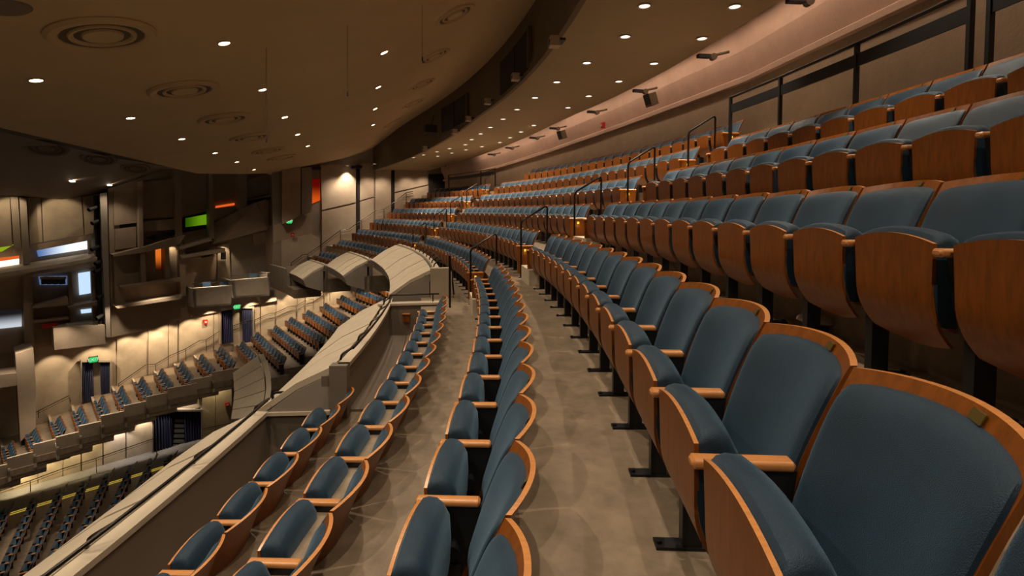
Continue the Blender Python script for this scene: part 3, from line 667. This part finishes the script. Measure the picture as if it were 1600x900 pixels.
for rr, ts in ((39.5, (1.0, -3.5, -8)), (40.9, (1.2, -3.3, -8))):
    for i, t in enumerate(ts):
        downlight(P(rr, R(t), 3.254), Vector((0, 0, -1)), .085, E_RING * (.8, .2, .1)[i], 'lamp_ring', f'round downlight of the rear ceiling overhead, {nth(i)} back at radius {"front" if rr < 40 else "rear"}', 'downlights of the rear ceiling', 88)
SV = [(25, 273), (113, 283), (171, 289)]
def on_tri(px, py, mbv):      # ray against the stage ceiling
    d = ray(px, py); dep = bpy.context.evaluated_depsgraph_get(); me = stc
    from mathutils.bvhtree import BVHTree
    verts = [stc.matrix_world @ v.co + (stc.location if stc.matrix_world.translation.length == 0 else Vector()) for v in me.data.vertices]
    t = BVHTree.FromPolygons(verts, [tuple(p.vertices) for p in me.data.polygons]); h = t.ray_cast(Vector(), d.normalized())
    p = h[0] if h[0] else at_z(px, py, 1.8)
    return p * (1 - .12 / p.length), Vector((.18, -.30, -1)).normalized()
for i, (x, y) in enumerate(SV):
    p, nn = on_tri(x, y, None); downlight(p, nn, .11, E_STAGE, 'lamp', f'bright downlight in the dark stage ceiling, {nth(i)} from the left', 'downlights of the stage ceiling')
def vent(p, nrm, D, label, grp, dark=False):
    root = empty('ceiling_vent', p, label, 'vent', grp); m = M['ceiling_dark'] if dark else M['ceiling']; r = D / 2
    obj('outer_ring', MB().lathe([(r, -.02), (r, .0), (r * .94, .035), (r * .82, .04), (r * .76, .02), (r * .72, -.06)], p, nrm, 40), m, root, True)
    obj('throat', MB().lathe([(r * .74, -.05), (r * .5, -.055), (0, -.055)], p + nrm * .06, nrm, 24), M['throat'], root)
    for a, b in ((.62, .5), (.38, .0)):
        pr = [(r * a, .0), (r * (a - .02), .03), (r * (b + .04 if b else .22), .028), (r * b, .005 if b else .022)]
        obj('cone_ring' if b else 'centre_disc', MB().lathe(pr, p, nrm, 32), m, root, True)
VL = [(160, 53), (288, 140), (351, 185), (391, 214), (419, 235), (440, 246)]; VR = [(710, 22), (678, 87), (659, 131), (646, 161), (612, 192)]
for nm, L, D in (('left', VL, 1.16), ('right', VR, 0.98)):
    for i, (x, y) in enumerate(L):
        p = on_ceiling(x, y); n_ = ceil_n(p); vent(p + n_ * .015, n_, D, f'round ceiling vent with concentric rings, {nth(i)} from camera in the {nm} line', 'round vents of the main ceiling')
for i, (x, y) in enumerate([(73, 230), (155, 247), (212, 262)]):
    p, nn = on_tri(x, y, None); vent(p + nn * .03, nn, 1.1, f'round dark vent in the stage ceiling, {nth(i)} from the left', 'round vents of the stage ceiling', True)
p = on_ceiling(8, 12); o = obj('ceiling_speaker', MB().lathe([(0, .012), (.2, .012), (.22, 0), (.22, -.02)], p, ceil_n(p), 24), M['ceiling_dark']); tag(o, 'flat round speaker grille in the ceiling at the upper left corner', 'speaker')
for i, (x, y0, y1) in enumerate([(416, 75, 218), (543, 40, 146), (660, 8, 92)]):
    p = on_ceiling(x, y0); q = at_y(x, y1, p.y); root = empty('hanging_microphone', q, ('thin hanging microphone by the middle line of downlights', 'thin hanging microphone nearest the picture centre', 'thin hanging microphone beside the right vents')[i], 'microphone', 'hanging microphones')
    obj('cable', MB().tube([p, q], .004, 5), M['black'], root); obj('microphone', MB().lathe([(0, -.05), (.012, -.045), (.014, .0), (.008, .04), (0, .05)], q, n=8), M['black'], root)
# openings and spotlights on the bulkhead
def on_cyl(px, py, r):
    d = ray(px, py); a = d.x ** 2 + d.y ** 2; b = -2 * (d.x * OX + d.y * OY); c = OX * OX + OY * OY - r * r
    return d * ((-b + math.sqrt(b * b - 4 * a * c)) / 2 / a)
for i, pts in enumerate(([(783, 94), (826, 46), (826, 112), (783, 144)], [(690, 166), (729, 150), (729, 190), (690, 206)])):
    q = [on_cyl(x, y, 38.41) for x, y in pts]; t0, t1 = polar(q[0])[1], polar(q[1])[1]; zt = (q[0].z + q[1].z) / 2; z0 = (q[2].z + q[3].z) / 2
    root = empty('projection_port', P(38.45, (t0 + t1) / 2, z0), ('large dark loudspeaker opening in the bulkhead nearer the camera', 'smaller dark loudspeaker opening farther along the bulkhead')[i], 'opening')
    obj('recess_panel', sector(MB(), 38.40, 38.44, min(t0, t1), max(t0, t1), z0, zt), M['shade_fill'], root)
    w_ = R(.12)
    for a, b, c, e in ((min(t0, t1) - w_, min(t0, t1), z0, zt), (max(t0, t1), max(t0, t1) + w_, z0, zt)): obj('frame', sector(MB(), 38.37, 38.46, a, b, c, e), M['fascia'], root)
    tm = (t0 + t1) / 2; obj('mullion', sector(MB(), 38.38, 38.41, tm - w_ / 3, tm + w_ / 3, z0, zt), M['black'], root)
q = on_cyl(674, 202, 38.3); o = obj('loudspeaker', MB().obox(q, Vector((.28, .1, 0)), Vector((-.07, .2, 0)), Vector((0, 0, .16))), M['grille']); tag(o, 'small black loudspeaker hung beside the far bulkhead opening', 'loudspeaker')
obj('bracket', MB().tube([q + Vector((0, 0, .15)), q + Vector((.1, .1, .6))], .02, 6), M['black'], o)
for i, (x, y) in enumerate([(877, 66), (813, 121), (768, 159), (737, 186), (715, 206), (668, 232)]):
    q = on_cyl(x, y, 38.38); t = polar(q)[1]; root = empty('bulkhead_spotlight', q, f'small boxy spotlight on the bulkhead lip, {nth(i)} from camera', 'spotlight', 'spotlights on the bulkhead')
    u_ = Vector((math.cos(t), math.sin(t), 0)); v_ = Vector((-u_.y, u_.x, 0)); k = 1.0 + i * .05
    obj('housing', MB().obox(q - u_ * .12, u_ * .09, v_ * .10, Vector((0, 0, .085))), M['beige_metal'], root)
    obj('yoke', MB().obox(q + Vector((0, 0, .02)) + u_ * .0, u_ * .05, v_ * .125, Vector((0, 0, .02))), M['black'], root)
    obj('lens', MB().lathe([(0, .0), (.055, .0), (.06, -.01)], q - u_ * .215, -u_, 14), M['grille'], root)
# cove track fixtures
for i, (x, y, sp) in enumerate([(1247, 6, 0), (1112, 92, 0), (1000, 145, 1), (922, 177, 0), (872, 203, 1), (832, 217, 0), (800, 233, 0), (770, 243, 0)]):
    p = on_ring(x, y, -.14); rr, t = polar(p); u_ = Vector((math.cos(t), math.sin(t), 0)); v_ = Vector((-u_.y, u_.x, 0))
    p = P(41.75, t, ring_z(t) - .10)
    root = empty('cove_light', p, f'small angled light on a bracket in the pink cove, {nth(i)} from camera', 'cove light', 'bracket lights along the cove')
    obj('head', MB().obox(p - u_ * .12 - v_ * .02, u_ * .13, v_ * .055, Vector((0, 0, .035))), M['grille'], root)
    obj('arm', MB().tube([p - u_ * .02, p + u_ * .30 + Vector((0, 0, .08)), p + u_ * .45 + Vector((0, 0, .12))], .03, 8), M['fascia'], root)
    obj('mount', MB().lathe([(0, -.05), (.07, -.05), (.07, .05), (0, .05)], p + u_ * .1, v_, 14), M['fascia'], root)
    if sp:
        q = P(41.95, t - R(.18), ring_z(t) - .34)
        s_ = empty('cove_speaker', q, f'dark square speaker on the pink cove, {("nearer", "farther")[i > 3]} of the two', 'speaker')
        obj('cabinet', MB().obox(q, u_ * .10 + Vector((0, 0, .03)), v_ * .16, Vector((0, 0, .15)) - u_ * .05), M['fascia'], s_)
        obj('grille', MB().obox(q - u_ * .11, u_ * .012, v_ * .14, Vector((0, 0, .13)) - u_ * .045), M['grille'], s_)
for i in range(13):        # the slot light behind the ceiling edge
    t = R(-12 + i * 3.6); p = P(41.86, t, ring_z(t) + .34)
    l = bpy.data.lights.new('cove_lamp', 'AREA'); l.shape = 'RECTANGLE'; l.size = 2.6; l.size_y = .06; l.energy = E_COVE * 0.62; l.color = (1.0, .70, .50)
    o = bpy.data.objects.new('cove_lamp', l); C.objects.link(o); o.location = p
    o.rotation_euler = Matrix((Vector((-math.sin(t), math.cos(t), 0)), Vector((math.cos(t), math.sin(t), 0)) * .7, Vector((0, 0, 1)))).transposed().to_euler()
    o.rotation_euler = (Vector((-math.cos(t) * -.35, -math.sin(t) * -.35, -1.0))).to_track_quat('-Z', 'Y').to_euler()
# ================================================================== RAILINGS
def rail_arc(name, label, r, t0, t1, zt, zb, posts, cat='railing'):
    n = 16; root = empty(name, P(r, (t0 + t1) / 2, zb), label, cat)
    pts = [P(r, t0 + (t1 - t0) * i / n, zt) for i in range(n + 1)]
    obj('top_pipe', MB().tube(pts, .024, 8), M['rail'], root)
    obj('band', sector(MB(), r - .012, r + .012, min(t0, t1), max(t0, t1), zt - .28, zt - .13), M['black'], root)
    for t in posts: obj('post', MB().obox(P(r, t, (zt + zb) / 2), P(1, t) * 0 + Vector((math.cos(t), math.sin(t), 0)) * .025, Vector((-math.sin(t), math.cos(t), 0)) * .02, Vector((0, 0, (zt - zb) / 2))), M['black'], root)
    return root
rail_arc('guard_railing', 'black pipe railing with flat band above the near top row', 41.42, R(.95), R(7.15), 2.02, zF(0), [R(a) for a in (.97, 3.02, 5.17, 7.13)])
rail_arc('guard_railing', 'next black railing section at the right edge behind the top row', 41.42, R(-4), R(.72), 2.02, zF(0), [R(a) for a in (.7, -2)])
rail_arc('guard_railing', 'far black railing with band at the far block top landing', 41.4, R(28.4), R(35.5), 1.95, zF(0), [R(a) for a in (28.4, 30.5, 35.4)])
def rounded(pts, r=.07, n=4):
    out = [pts[0]]
    for a, b, c in zip(pts, pts[1:], pts[2:]):
        p = b + (a - b).normalized() * r; q = b + (c - b).normalized() * r
        for i in range(n + 1):
            t = i / n; out.append(p * (1 - t) ** 2 + b * 2 * t * (1 - t) + q * t * t)
    return out + [pts[-1]]
def loop_rail(n, t, label, grp):
    r0 = rB(n) - .22; r1 = r0 + .52; root = empty('aisle_handrail', P(r0, t, zF(n)), label, 'handrail', grp)
    zt = zF(n) + 1.10; z1 = zF(n) + 1.42
    obj('pipe', MB().tube(rounded([P(r0, t, zF(n)), P(r0, t, zt), P(r1, t, z1), P(r1, t, zF(n) + .3)]), .019, 8), M['rail'], root, True)
    obj('foot', MB().lathe([(0, .012), (.045, .012), (.05, 0)], P(r0, t, zF(n)), n=12), M['rail'], root)
A1 = {5: 9.45, 4: 8.95, 3: 8.35, 2: 8.0, 1: 7.65}; A2 = {5: 25.2, 4: 25.8, 3: 26.9, 2: 27.7, 1: 28.2}
for n in (5, 4, 3, 2, 1): loop_rail(n, R(A1[n]), f'bent black pipe handrail in the near aisle, {nth(5 - n)} step up', 'handrails of the near aisle')
for n in (5, 4, 3, 2, 1): loop_rail(n, R(A2[n]), f'thin bent handrail in the far aisle, {nth(5 - n)} step up', 'handrails of the far aisle')
# handrails along the parapet tops
def parapet_rail(r_in, zt, t0, t1, step, label):
    root = empty('parapet_handrail', P(r_in, (t0 + t1) / 2, zt), label, 'handrail'); n = 20
    obj('pipe', MB().tube([P(r_in + .05, t0 + (t1 - t0) * i / n, zt + .16) for i in range(n + 1)], .016, 7), M['rail'], root, True)
    k = int((t1 - t0) / step)
    for i in range(k + 1):
        t = t0 + (t1 - t0) * i / max(1, k)
        obj('bracket', MB().tube(rounded([P(r_in - .10, t, zt + .02), P(r_in - .08, t, zt + .09), P(r_in + .05, t + R(.12), zt + .16)], .03), .015, 6), M['rail'], root)
parapet_rail(35.30, -1.80, R(3.2), R(9.1), R(1.35), 'black handrail on brackets along the near parapet top')
parapet_rail(34.36, -2.35, TH0, R(2.9), R(1.9), 'black handrail on brackets along the nearest lower-left parapet')
parapet_rail(36.28, -1.24, R(11.2), R(24.4), R(1.3), 'black handrail on brackets along the curved middle parapet')
parapet_rail(35.30, -1.80, R(25.1), R(31.5), R(1.5), 'small bracket handrail on the far parapet section')
parapet_rail(34.36, -2.35, R(32.0), R(36.6), R(1.5), 'small bracket handrail on the farthest parapet section')
def cross_rail(r0, r1, t, z0, z1, label):
    root = empty('landing_rail', P(r0, t, z0), label, 'railing')
    obj('pipe', MB().tube(rounded([P(r0, t, z0), P(r0, t, z1), P(r1, t, z1)], .05), .016, 7), M['rail'], root, True)
    obj('post', MB().tube([P(r1 - .12, t, z0), P(r1 - .12, t, z1)], .014, 6), M['rail'], root)
cross_rail(35.3, 36.25, R(9.5), -1.79, -1.64, 'slim metal rail on top of the landing cross wall')
cross_rail(34.4, 35.15, R(3.2), -2.36, -2.16, 'slim metal rail on the cross wall past the short near row')
root = empty('landing_handrail', P(36.45, R(9.3), zF(5)), 'tall black handrail post and bent rail beside the last lower-row seat', 'handrail')
obj('post', MB().tube([P(36.45, R(9.0), zF(5)), P(36.45, R(9.0), zF(5) + 1.0)], .022, 8), M['rail'], root)
obj('pipe', MB().tube(rounded([P(36.45, R(9.0), zF(5) + .98), P(36.5, R(10.6), zF(5) + .95), P(36.6, R(10.9), zF(5) + .05)]), .018, 7), M['rail'], root, True)
# wall handrails
def poly_rail(pts, fn, label, posts=None, drop=.8):
    q = [fn(x, y) for x, y in pts]; root = empty('stair_handrail', q[0], label, 'handrail')
    obj('pipe', MB().tube(q, .022, 6), M['rail'], root)
    obj('lower_pipe', MB().tube([p - Vector((0, 0, .12)) for p in q], .012, 5), M['rail'], root)
    for p in (q[::2] if posts is None else [fn(*a) for a in posts]): obj('post', MB().tube([p, p - Vector((0, 0, drop))], .018, 5), M['rail'], root)
poly_rail([(455, 411), (473, 398), (481, 397), (500, 384), (532, 360), (545, 358), (565, 344), (588, 329), (600, 327), (612, 319), (635, 301), (645, 299)], lambda x, y: onW(x, y, .25), 'long stepped handrail climbing the far wall stairs')
poly_rail([(185, 600), (228, 570), (243, 569), (265, 556), (290, 545), (312, 532), (322, 531), (345, 516)], lambda x, y: onL(x, y, .35), 'stepped handrail on the lit wall above the side boxes')
poly_rail([(363, 510), (385, 501), (398, 500), (420, 490), (430, 489), (452, 479), (463, 478), (478, 469), (490, 467), (505, 457), (515, 455), (530, 446), (545, 440), (560, 437)], lambda x, y: onL(x, y, .35), 'stepped handrail climbing the mezzanine wall')
poly_rail([(-30, 778), (0, 767), (47, 751), (99, 732), (150, 716), (197, 700), (244, 684)], lambda x, y: onL(x, y, 1.0), 'straight handrail along the orchestra side aisle', drop=1.0)
poly_rail([(38, 655), (60, 642), (108, 618), (110, 628)], lambda x, y: onL(x, y, .35), 'short dark handrail left of the upper curtained doorway', posts=[(60, 642)], drop=.4)
poly_rail([(310, 672), (340, 665), (362, 661)], lambda x, y: onL(x, y, .35), 'thin handrail right of the orchestra doorway')
# ================================================================== DOORS, CURTAINS, SIGNS
def curtain(x0, x1, y0, y1, label):
    a, b = onL(x0, y0, .35), onL(x1, y0, .35); z0 = onL(x0, y1, .35).z; n = 26; rows = []
    for z, k in ((a.z, .8), ((a.z + z0) / 2, 1.0), (z0, 1.15)):
        rows.append([a.lerp(b, i / n) * 1.0 + LN * (.05 * k * math.sin(i * 1.45)) + Vector((0, 0, z - a.z)) - Vector((0, 0, a.lerp(b, i / n).z - a.z)) for i in range(n + 1)])
    mb = MB().loft(rows); mb.loft([[p - LN * .03 for p in r] for r in rows])
    o = obj('curtain', mb, M['curtain'], smooth=True); tag(o, label, 'curtain', 'navy doorway curtains')
    obj('rod', MB().tube([a + Vector((0, 0, .02)), b + Vector((0, 0, .02))], .025, 6), M['rail'], o)
DOORS = [(128, 172, 566, 628, 'upper box doorway', (128, 145), (156, 171)), (346, 395, 482, 538, 'mezzanine doorway', (346, 363), (378, 394)), (240, 315, 643, 706, 'orchestra doorway', (241, 268), (288, 313))]
for i, (x0, x1, y0, y1, nm, c0, c1) in enumerate(DOORS):
    d = bpy.data.objects.new('door_%d' % (i + 2), None); C.objects.link(d); d.location = onL((x0 + x1) / 2, y1, .2); tag(d, f'{nm} framed in concrete with navy curtains', 'doorway', kind='structure')
    slab(d, [(x0, y0), (x1, y0), (x1, y1), (x0, y1)], 'L', .16, .02, M['concrete'] if i < 2 else M['shade_fill'], 'opening')
    slab(d, [(x0 - 2, y0 - 3), (x1 + 2, y0 - 3), (x1 + 2, y0), (x0 - 2, y0)], 'L', .5, .35, M['concrete_grey'], 'lintel')
    slab(d, [(x0 - 2, y0), (x0, y0), (x0, y1), (x0 - 2, y1)], 'L', .5, .35, M['concrete_grey'], 'jamb'); slab(d, [(x1, y0), (x1 + 2, y0), (x1 + 2, y1), (x1, y1)], 'L', .5, .35, M['concrete_grey'], 'jamb')
    if i == 2:
        for k in range(6): slab(d, [(270 + k * .7, 700 - k * 8), (288, 700 - k * 8), (288, 695 - k * 8), (270 + k * .7, 695 - k * 8)], 'L', .3 - k * .02, .2, M['carpet'], 'step')
    curtain(c0[0], c0[1], y0, y1, f'navy curtain on the left of the {nm}'); curtain(c1[0], c1[1], y0, y1, f'navy curtain on the right of the {nm}')
def exit_sign(p, n, w_, h_, label):
    n = n.normalized(); s_ = Vector((-n.y, n.x, 0)); s_ = -s_ if s_.x < 0 else s_
    root = empty('exit_sign', p, label, 'exit sign')
    obj('housing', MB().obox(p - n * .04, s_ * (w_ / 2 + .03), n * .035, Vector((0, 0, h_ / 2 + .03))), M['black'], root)
    obj('panel', MB().obox(p, s_ * w_ / 2, n * .008, Vector((0, 0, h_ / 2))), M['exit'], root)
    cu = bpy.data.curves.new('letters', 'FONT'); cu.body = 'EXIT'; cu.size = h_ * .8; cu.align_x = 'CENTER'; cu.align_y = 'CENTER'; cu.extrude = .004; cu.materials.append(M['exit_text'])
    t0_ = bpy.data.objects.new('letters', cu); t = bpy.data.objects.new('letters', bpy.data.meshes.new_from_object(t0_)); bpy.data.objects.remove(t0_); C.objects.link(t); t.parent = root; t.location = n * .014
    t.rotation_euler = Matrix((s_, Vector((0, 0, 1)), n)).transposed().to_euler()
exit_sign(onL(146, 562, .6), LN, .36, .30, 'green exit sign above the upper box doorway')
exit_sign(onL(370.5, 479.5, .6), LN, .36, .30, 'green exit sign above the mezzanine doorway')
exit_sign(onL(269, 640, .7), LN, .36, .30, 'green exit sign above the orchestra doorway')
exit_sign(onW(452, 346, .3), WN, .24, .22, 'green exit sign in the dark corner of the far wall')
q = at_y(694, 256, 29.0); exit_sign(q, Vector((.3, -1, 0)), .2, .24, 'green exit sign above the far top doorway')
def alarm(p, n, label, s=.09):
    n = n.normalized(); a = Vector((-n.y, n.x, 0)); o = obj('fire_alarm', MB().obox(p, a * s, n * s * .6, Vector((0, 0, s * 1.2))), M['red']); tag(o, label, 'alarm', 'red fire alarms')
    obj('strobe', MB().obox(p + n * s * .7, a * s * .5, n * s * .15, Vector((0, 0, s * .4))), M['paper'], o)
alarm(onL(321, 503, .25), LN, 'red fire alarm on the lit wall left of the mezzanine doorway', .12)
alarm(onL(355, 632, .25), LN, 'red fire alarm on the wall right of the orchestra doorway', .12)
alarm(onW(457, 367, .25), WN, 'red fire alarm under the far wall exit sign')
q = on_cyl(942, 196, 42.3); alarm(q, Vector((OX - q.x, OY - q.y, 0)), 'red fire alarm under the pink cove on the rear wall', .08)
# floor air diffusers under the third row
for i, (x, y, lab) in enumerate([(1283, 503, 'beige mushroom air diffuser on the floor under the nearer seats'), (1053, 421, 'small beige mushroom air diffuser farther under the row')]):
    q = at_z(x, y, zF(3) + .05); q.z = zF(3); root = empty('air_diffuser', q, lab, 'air diffuser', 'floor air diffusers')
    obj('cap', MB().lathe([(0, .115), (.05, .113), (.10, .10), (.135, .075), (.14, .06), (.12, .05), (.0, .05)], q, n=24), M['diffuser'], root, True)
    obj('neck', MB().lathe([(.085, 0), (.085, .055)], q, n=16), M['black'], root)
# outlet box on the landing wall
q = P(35.62, R(9.33), -2.07); root = empty('outlet_box', q, 'small wooden outlet box on the landing cross wall', 'box')
obj('body', MB().obox(q, Vector((.065, 0, 0)), Vector((0, .05, 0)), Vector((0, 0, .07))), M['wood'], root); obj('lid', MB().obox(q + Vector((0, -.01, .078)), Vector((.075, 0, 0)), Vector((0, .06, 0)), Vector((0, 0, .008))), M['wood_edge'], root)
# balcony-level boxes on the left wall
for i, (pts, lab) in enumerate((([(302, 452), (363, 447), (361, 477), (304, 481)], 'grey box with chairs left of the other two balcony boxes'), ([(363, 439), (421, 434), (421, 462), (366, 466)], 'grey box front with two blue chairs, middle of three'), ([(418, 427), (455, 427), (455, 450), (421, 454)], 'grey box front next to the far balcony rows'))):
    f = 3.4; q = [onL(x, y, f) for x, y in pts]; root = empty('side_box', (q[2] + q[3]) / 2, lab, 'box', 'balcony level side boxes')
    vd = (q[1] - q[0]); vd.z = 0; vd.normalize(); nn = Vector((vd.y, -vd.x, 0))
    obj('front_panel', MB().prism(q, -nn * .15), M['concrete'], root)
    obj('cap', MB().prism([q[0], q[1], q[1] - nn * .25, q[0] - nn * .25], Vector((0, 0, .05))), M['concrete_pale'], root)
    obj('floor_slab', MB().prism([q[3], q[2], q[2] - nn * 2.6, q[3] - nn * 2.6], Vector((0, 0, .12))), M['concrete_grey'], root)
    obj('side_panel', MB().prism([q[0], q[3], q[3] - nn * 2.6, q[0] - nn * 2.6], vd * .12), M['concrete_grey'], root)
    obj('rail', MB().tube([q[0] + Vector((0, 0, .3)) - nn * .2, q[1] + Vector((0, 0, .3)) - nn * .2], .018, 5), M['rail'], root)
for i, (x, y) in enumerate([(323, 447), (350, 446), (396, 433), (401, 437), (447, 423)]):
    p = onL(x, y, 2.6); root = empty('box_chair', p - Vector((0, 0, .9)), f'small blue box chair on the left wall, {nth(i)} from the left', 'chair', 'chairs in the balcony side boxes')
    obj('backrest', MB().obox(p, LD * .2 + LN * .1, LN * .03, Vector((0, 0, .24)) - LN * .06), M['velvet'], root)
    obj('seat', MB().obox(p + LN * .2 - Vector((0, 0, .35)), LD * .2, LN * .2, Vector((0, 0, .04))), M['velvet'], root)
    for sx in (-1, 1):
        for sy in (0, 1): obj('leg', MB().tube([p + LD * .17 * sx + LN * .36 * sy - Vector((0, 0, .35)), p + LD * .17 * sx + LN * .36 * sy - Vector((0, 0, .9))], .015, 5), M['black'], root)
# mezzanine parapet shell
ms = bpy.data.objects.new('wall_parapet', None); C.objects.link(ms); ms.location = at_z(390, 600, -8.2); tag(ms, 'curved pale mezzanine parapet between the boxes and the mezzanine rows', 'parapet', kind='structure')
inn = [(402, 556), (409, 572), (413, 590), (414, 610), (411, 632), (404, 652)]; out = [(364, 582), (365, 597), (366, 612), (365, 626), (363, 640), (361, 655)]
zi, zo = -8.15, -8.9
for k in range(5):
    a, b = at_z(*inn[k], zi), at_z(*inn[k + 1], zi); c, d = at_z(*out[k + 1], zo), at_z(*out[k], zo); g_ = .03
    a2, b2, c2, d2 = a.lerp(b, g_), a.lerp(b, 1 - g_), d.lerp(c, 1 - g_), d.lerp(c, g_)
    obj('board', MB().prism([a2, b2, c2, d2], Vector((0.02, 0, -.12))), M['concrete_pale'], ms)
q = MB(); ia = [at_z(x + 2, y, zi) for x, y in inn]; ib = [at_z(x + 10, y - 1, zi + .06) for x, y in inn]
q.loft([ia, [p + Vector((0, 0, .08)) for p in ia], [p + Vector((0, 0, .08)) for p in ib], [p - Vector((0, 0, .8)) for p in ib]]); obj('cap', q, M['concrete_pale'], ms)
q = MB().prism([at_z(*inn[5], zi), at_z(*out[5], zo), at_z(*out[5], zo) - Vector((0, 0, .9)), at_z(*inn[5], zi) - Vector((0, 0, 1.6))], Vector((.1, .1, 0))); obj('end_panel', q, M['concrete_grey'], ms)
# lighting ladder beside the stage bay
root = empty('lighting_ladder', onL(151, 520, FO + .2), 'black vertical ladder of stage lights at the edge of the left bay', 'lighting ladder')
obj('mast', MB().tube([onL(150, 305, FO + .1), onL(158, 522, FO + .1)], .12, 8), M['grille'], root)
for i, (x, y) in enumerate([(144, 326), (149, 347), (148, 388), (154, 410), (153, 423), (157, 464), (156, 495)]):
    p = onL(x, y, FO + .45); t = empty('stage_light', p, f'black stage spotlight on the ladder, {nth(i)} from the top', 'stage light', 'spotlights on the ladder')
    dr = (-LD * .8 + LN * .5 - Vector((0, 0, .35))).normalized()
    obj('barrel', MB().lathe([(0, -.25), (.08, -.25), (.10, 0), (.11, .2), (.09, .2)], p, dr, 12), M['grille'], t); obj('yoke', MB().tube([p, p - LN * .35 + Vector((0, 0, .05))], .02, 5), M['black'], t)
for i, (x0, x1, y0, y1, m, lab) in enumerate(((103, 145, 505, 512, 'paper', 'white papers lying on the dark left box ledge'), (66, 90, 506, 512, 'red', 'red folders on the ledge left of the white papers'))):
    q = [onL(x0, y1, 1.6), onL(x1, y1 - 4, 1.6), onL(x1, y0 - 2, 1.3), onL(x0, y0, 1.3)]; o = obj('papers', MB().prism(q, Vector((0, 0, -.05))), M[m]); tag(o, lab, 'papers')
for i in range(4):
    p = onL(69 + i * 9.5, 440, .75); o = obj('desk_lamp', MB().obox(p, LD * .12, LN * .08, Vector((0, 0, .14))), M['grille']); tag(o, f'small dark lamp before the blue window, {nth(i)} from the left', 'lamp', 'lamps before the blue window')
    obj('shade', MB().obox(p + Vector((0, 0, .2)), LD * .16, LN * .1, Vector((0, 0, .06))), M['facade'], o)
p = onL(349, 399, 1.1); o = obj('wall_speaker', MB().obox(p, LD * .12, LN * .12, Vector((0, 0, .26))), M['grille']); tag(o, 'dark wall speaker under the lit niche of the side wall', 'speaker')
# ================================================================== WALL WASH LAMPS (small fittings under overhangs)
def wash(x, y, x2, y2, e, col=(1.0, .76, .48), off=1.0, size=95):
    spot(onL(x, y, off), onL(x2, y2, .1), e, size, .5, col, .04)
for x, y in ((150, 540), (200, 523), (238, 513), (262, 505), (300, 495), (330, 484), (395, 470), (430, 462), (462, 452), (495, 447), (530, 444)): wash(x, y, x + 1, y + 45, E_WASH, off=1.1)
wash(88, 546, 84, 590, E_WASH, off=1.2, size=70)
for x, y in ((140, 682), (100, 698), (62, 716), (25, 738), (340, 595)): wash(x, y, x + 1, y + 40, E_WASH * .6, (1.0, .78, .42), .7)
for x, y, c in ((188, 672, (1, .86, .76)), (226, 655, WARM), (258, 634, WARM), (290, 622, WARM)): wash(x, y, x, y + 30, E_WASH * .5, c, .6, 90)
wash(350, 376, 350, 430, E_WASH * .5, off=1.3, size=60); wash(410, 360, 410, 380, E_WASH * .35, off=1.5, size=80); wash(268, 384, 274, 430, E_WASH * .12, off=FO + .4, size=70)
for x, y in ((10, 306), (85, 306)): wash(x, y, x + 18, y + 55, E_WASH * .5, off=2.3, size=80)
for x, y in ((330, 560), (250, 590), (180, 620), (100, 655), (30, 690), (450, 500), (390, 530)):      # downlights over boxes and mezzanine
    p = onL(x, y, 3.0); spot(p + Vector((0, 0, 5.5)), p, E_WASH * 1.5, 100, .8)
for x, y in ((150, 790), (60, 830), (0, 860)):
    p = at_z(x, y, gz); spot(p + Vector((0, 0, 9)), p, E_WASH * 3.0, 90, .8)

# wall washers in the ceiling slot above the far wall, plus added spots without fixtures that brighten the side boxes and mezzanine seats
for x in (528, 545, 578, 600, 640, 665):
    p = onW(x, 268, .9); spot(p, onW(x, 340, .1), E_WASH * .4, 110, .8, (1.0, .76, .56), .1)
for x, y, tx, ty, e in ((300, 300, 330, 465, 1.2), (360, 300, 400, 450, 1.2), (420, 330, 437, 440, .7), (300, 480, 460, 505, 2.2), (360, 430, 540, 465, 2.2), (150, 560, 330, 575, 1.8), (60, 600, 230, 615, 1.6), (0, 640, 120, 660, 1.6), (230, 500, 400, 545, 2)):
    spot(onL(x, y, 9.0) + Vector((0, 0, 3.0)), onL(tx, ty, 3.0), E_WASH * e * 1.6, 42, .9, WARM, .1)

for x, y in ((415, 465), (440, 458), (470, 452), (505, 448), (540, 444), (575, 440), (600, 440)):        # lamps under the balcony over the mezzanine seats
    p = onL(x, y, 4.5) + Vector((0, 0, .6)); spot(p, onL(x + 18, y + 40, 4.5), E_WASH * 1.3, 125, .8, WARM, .1)
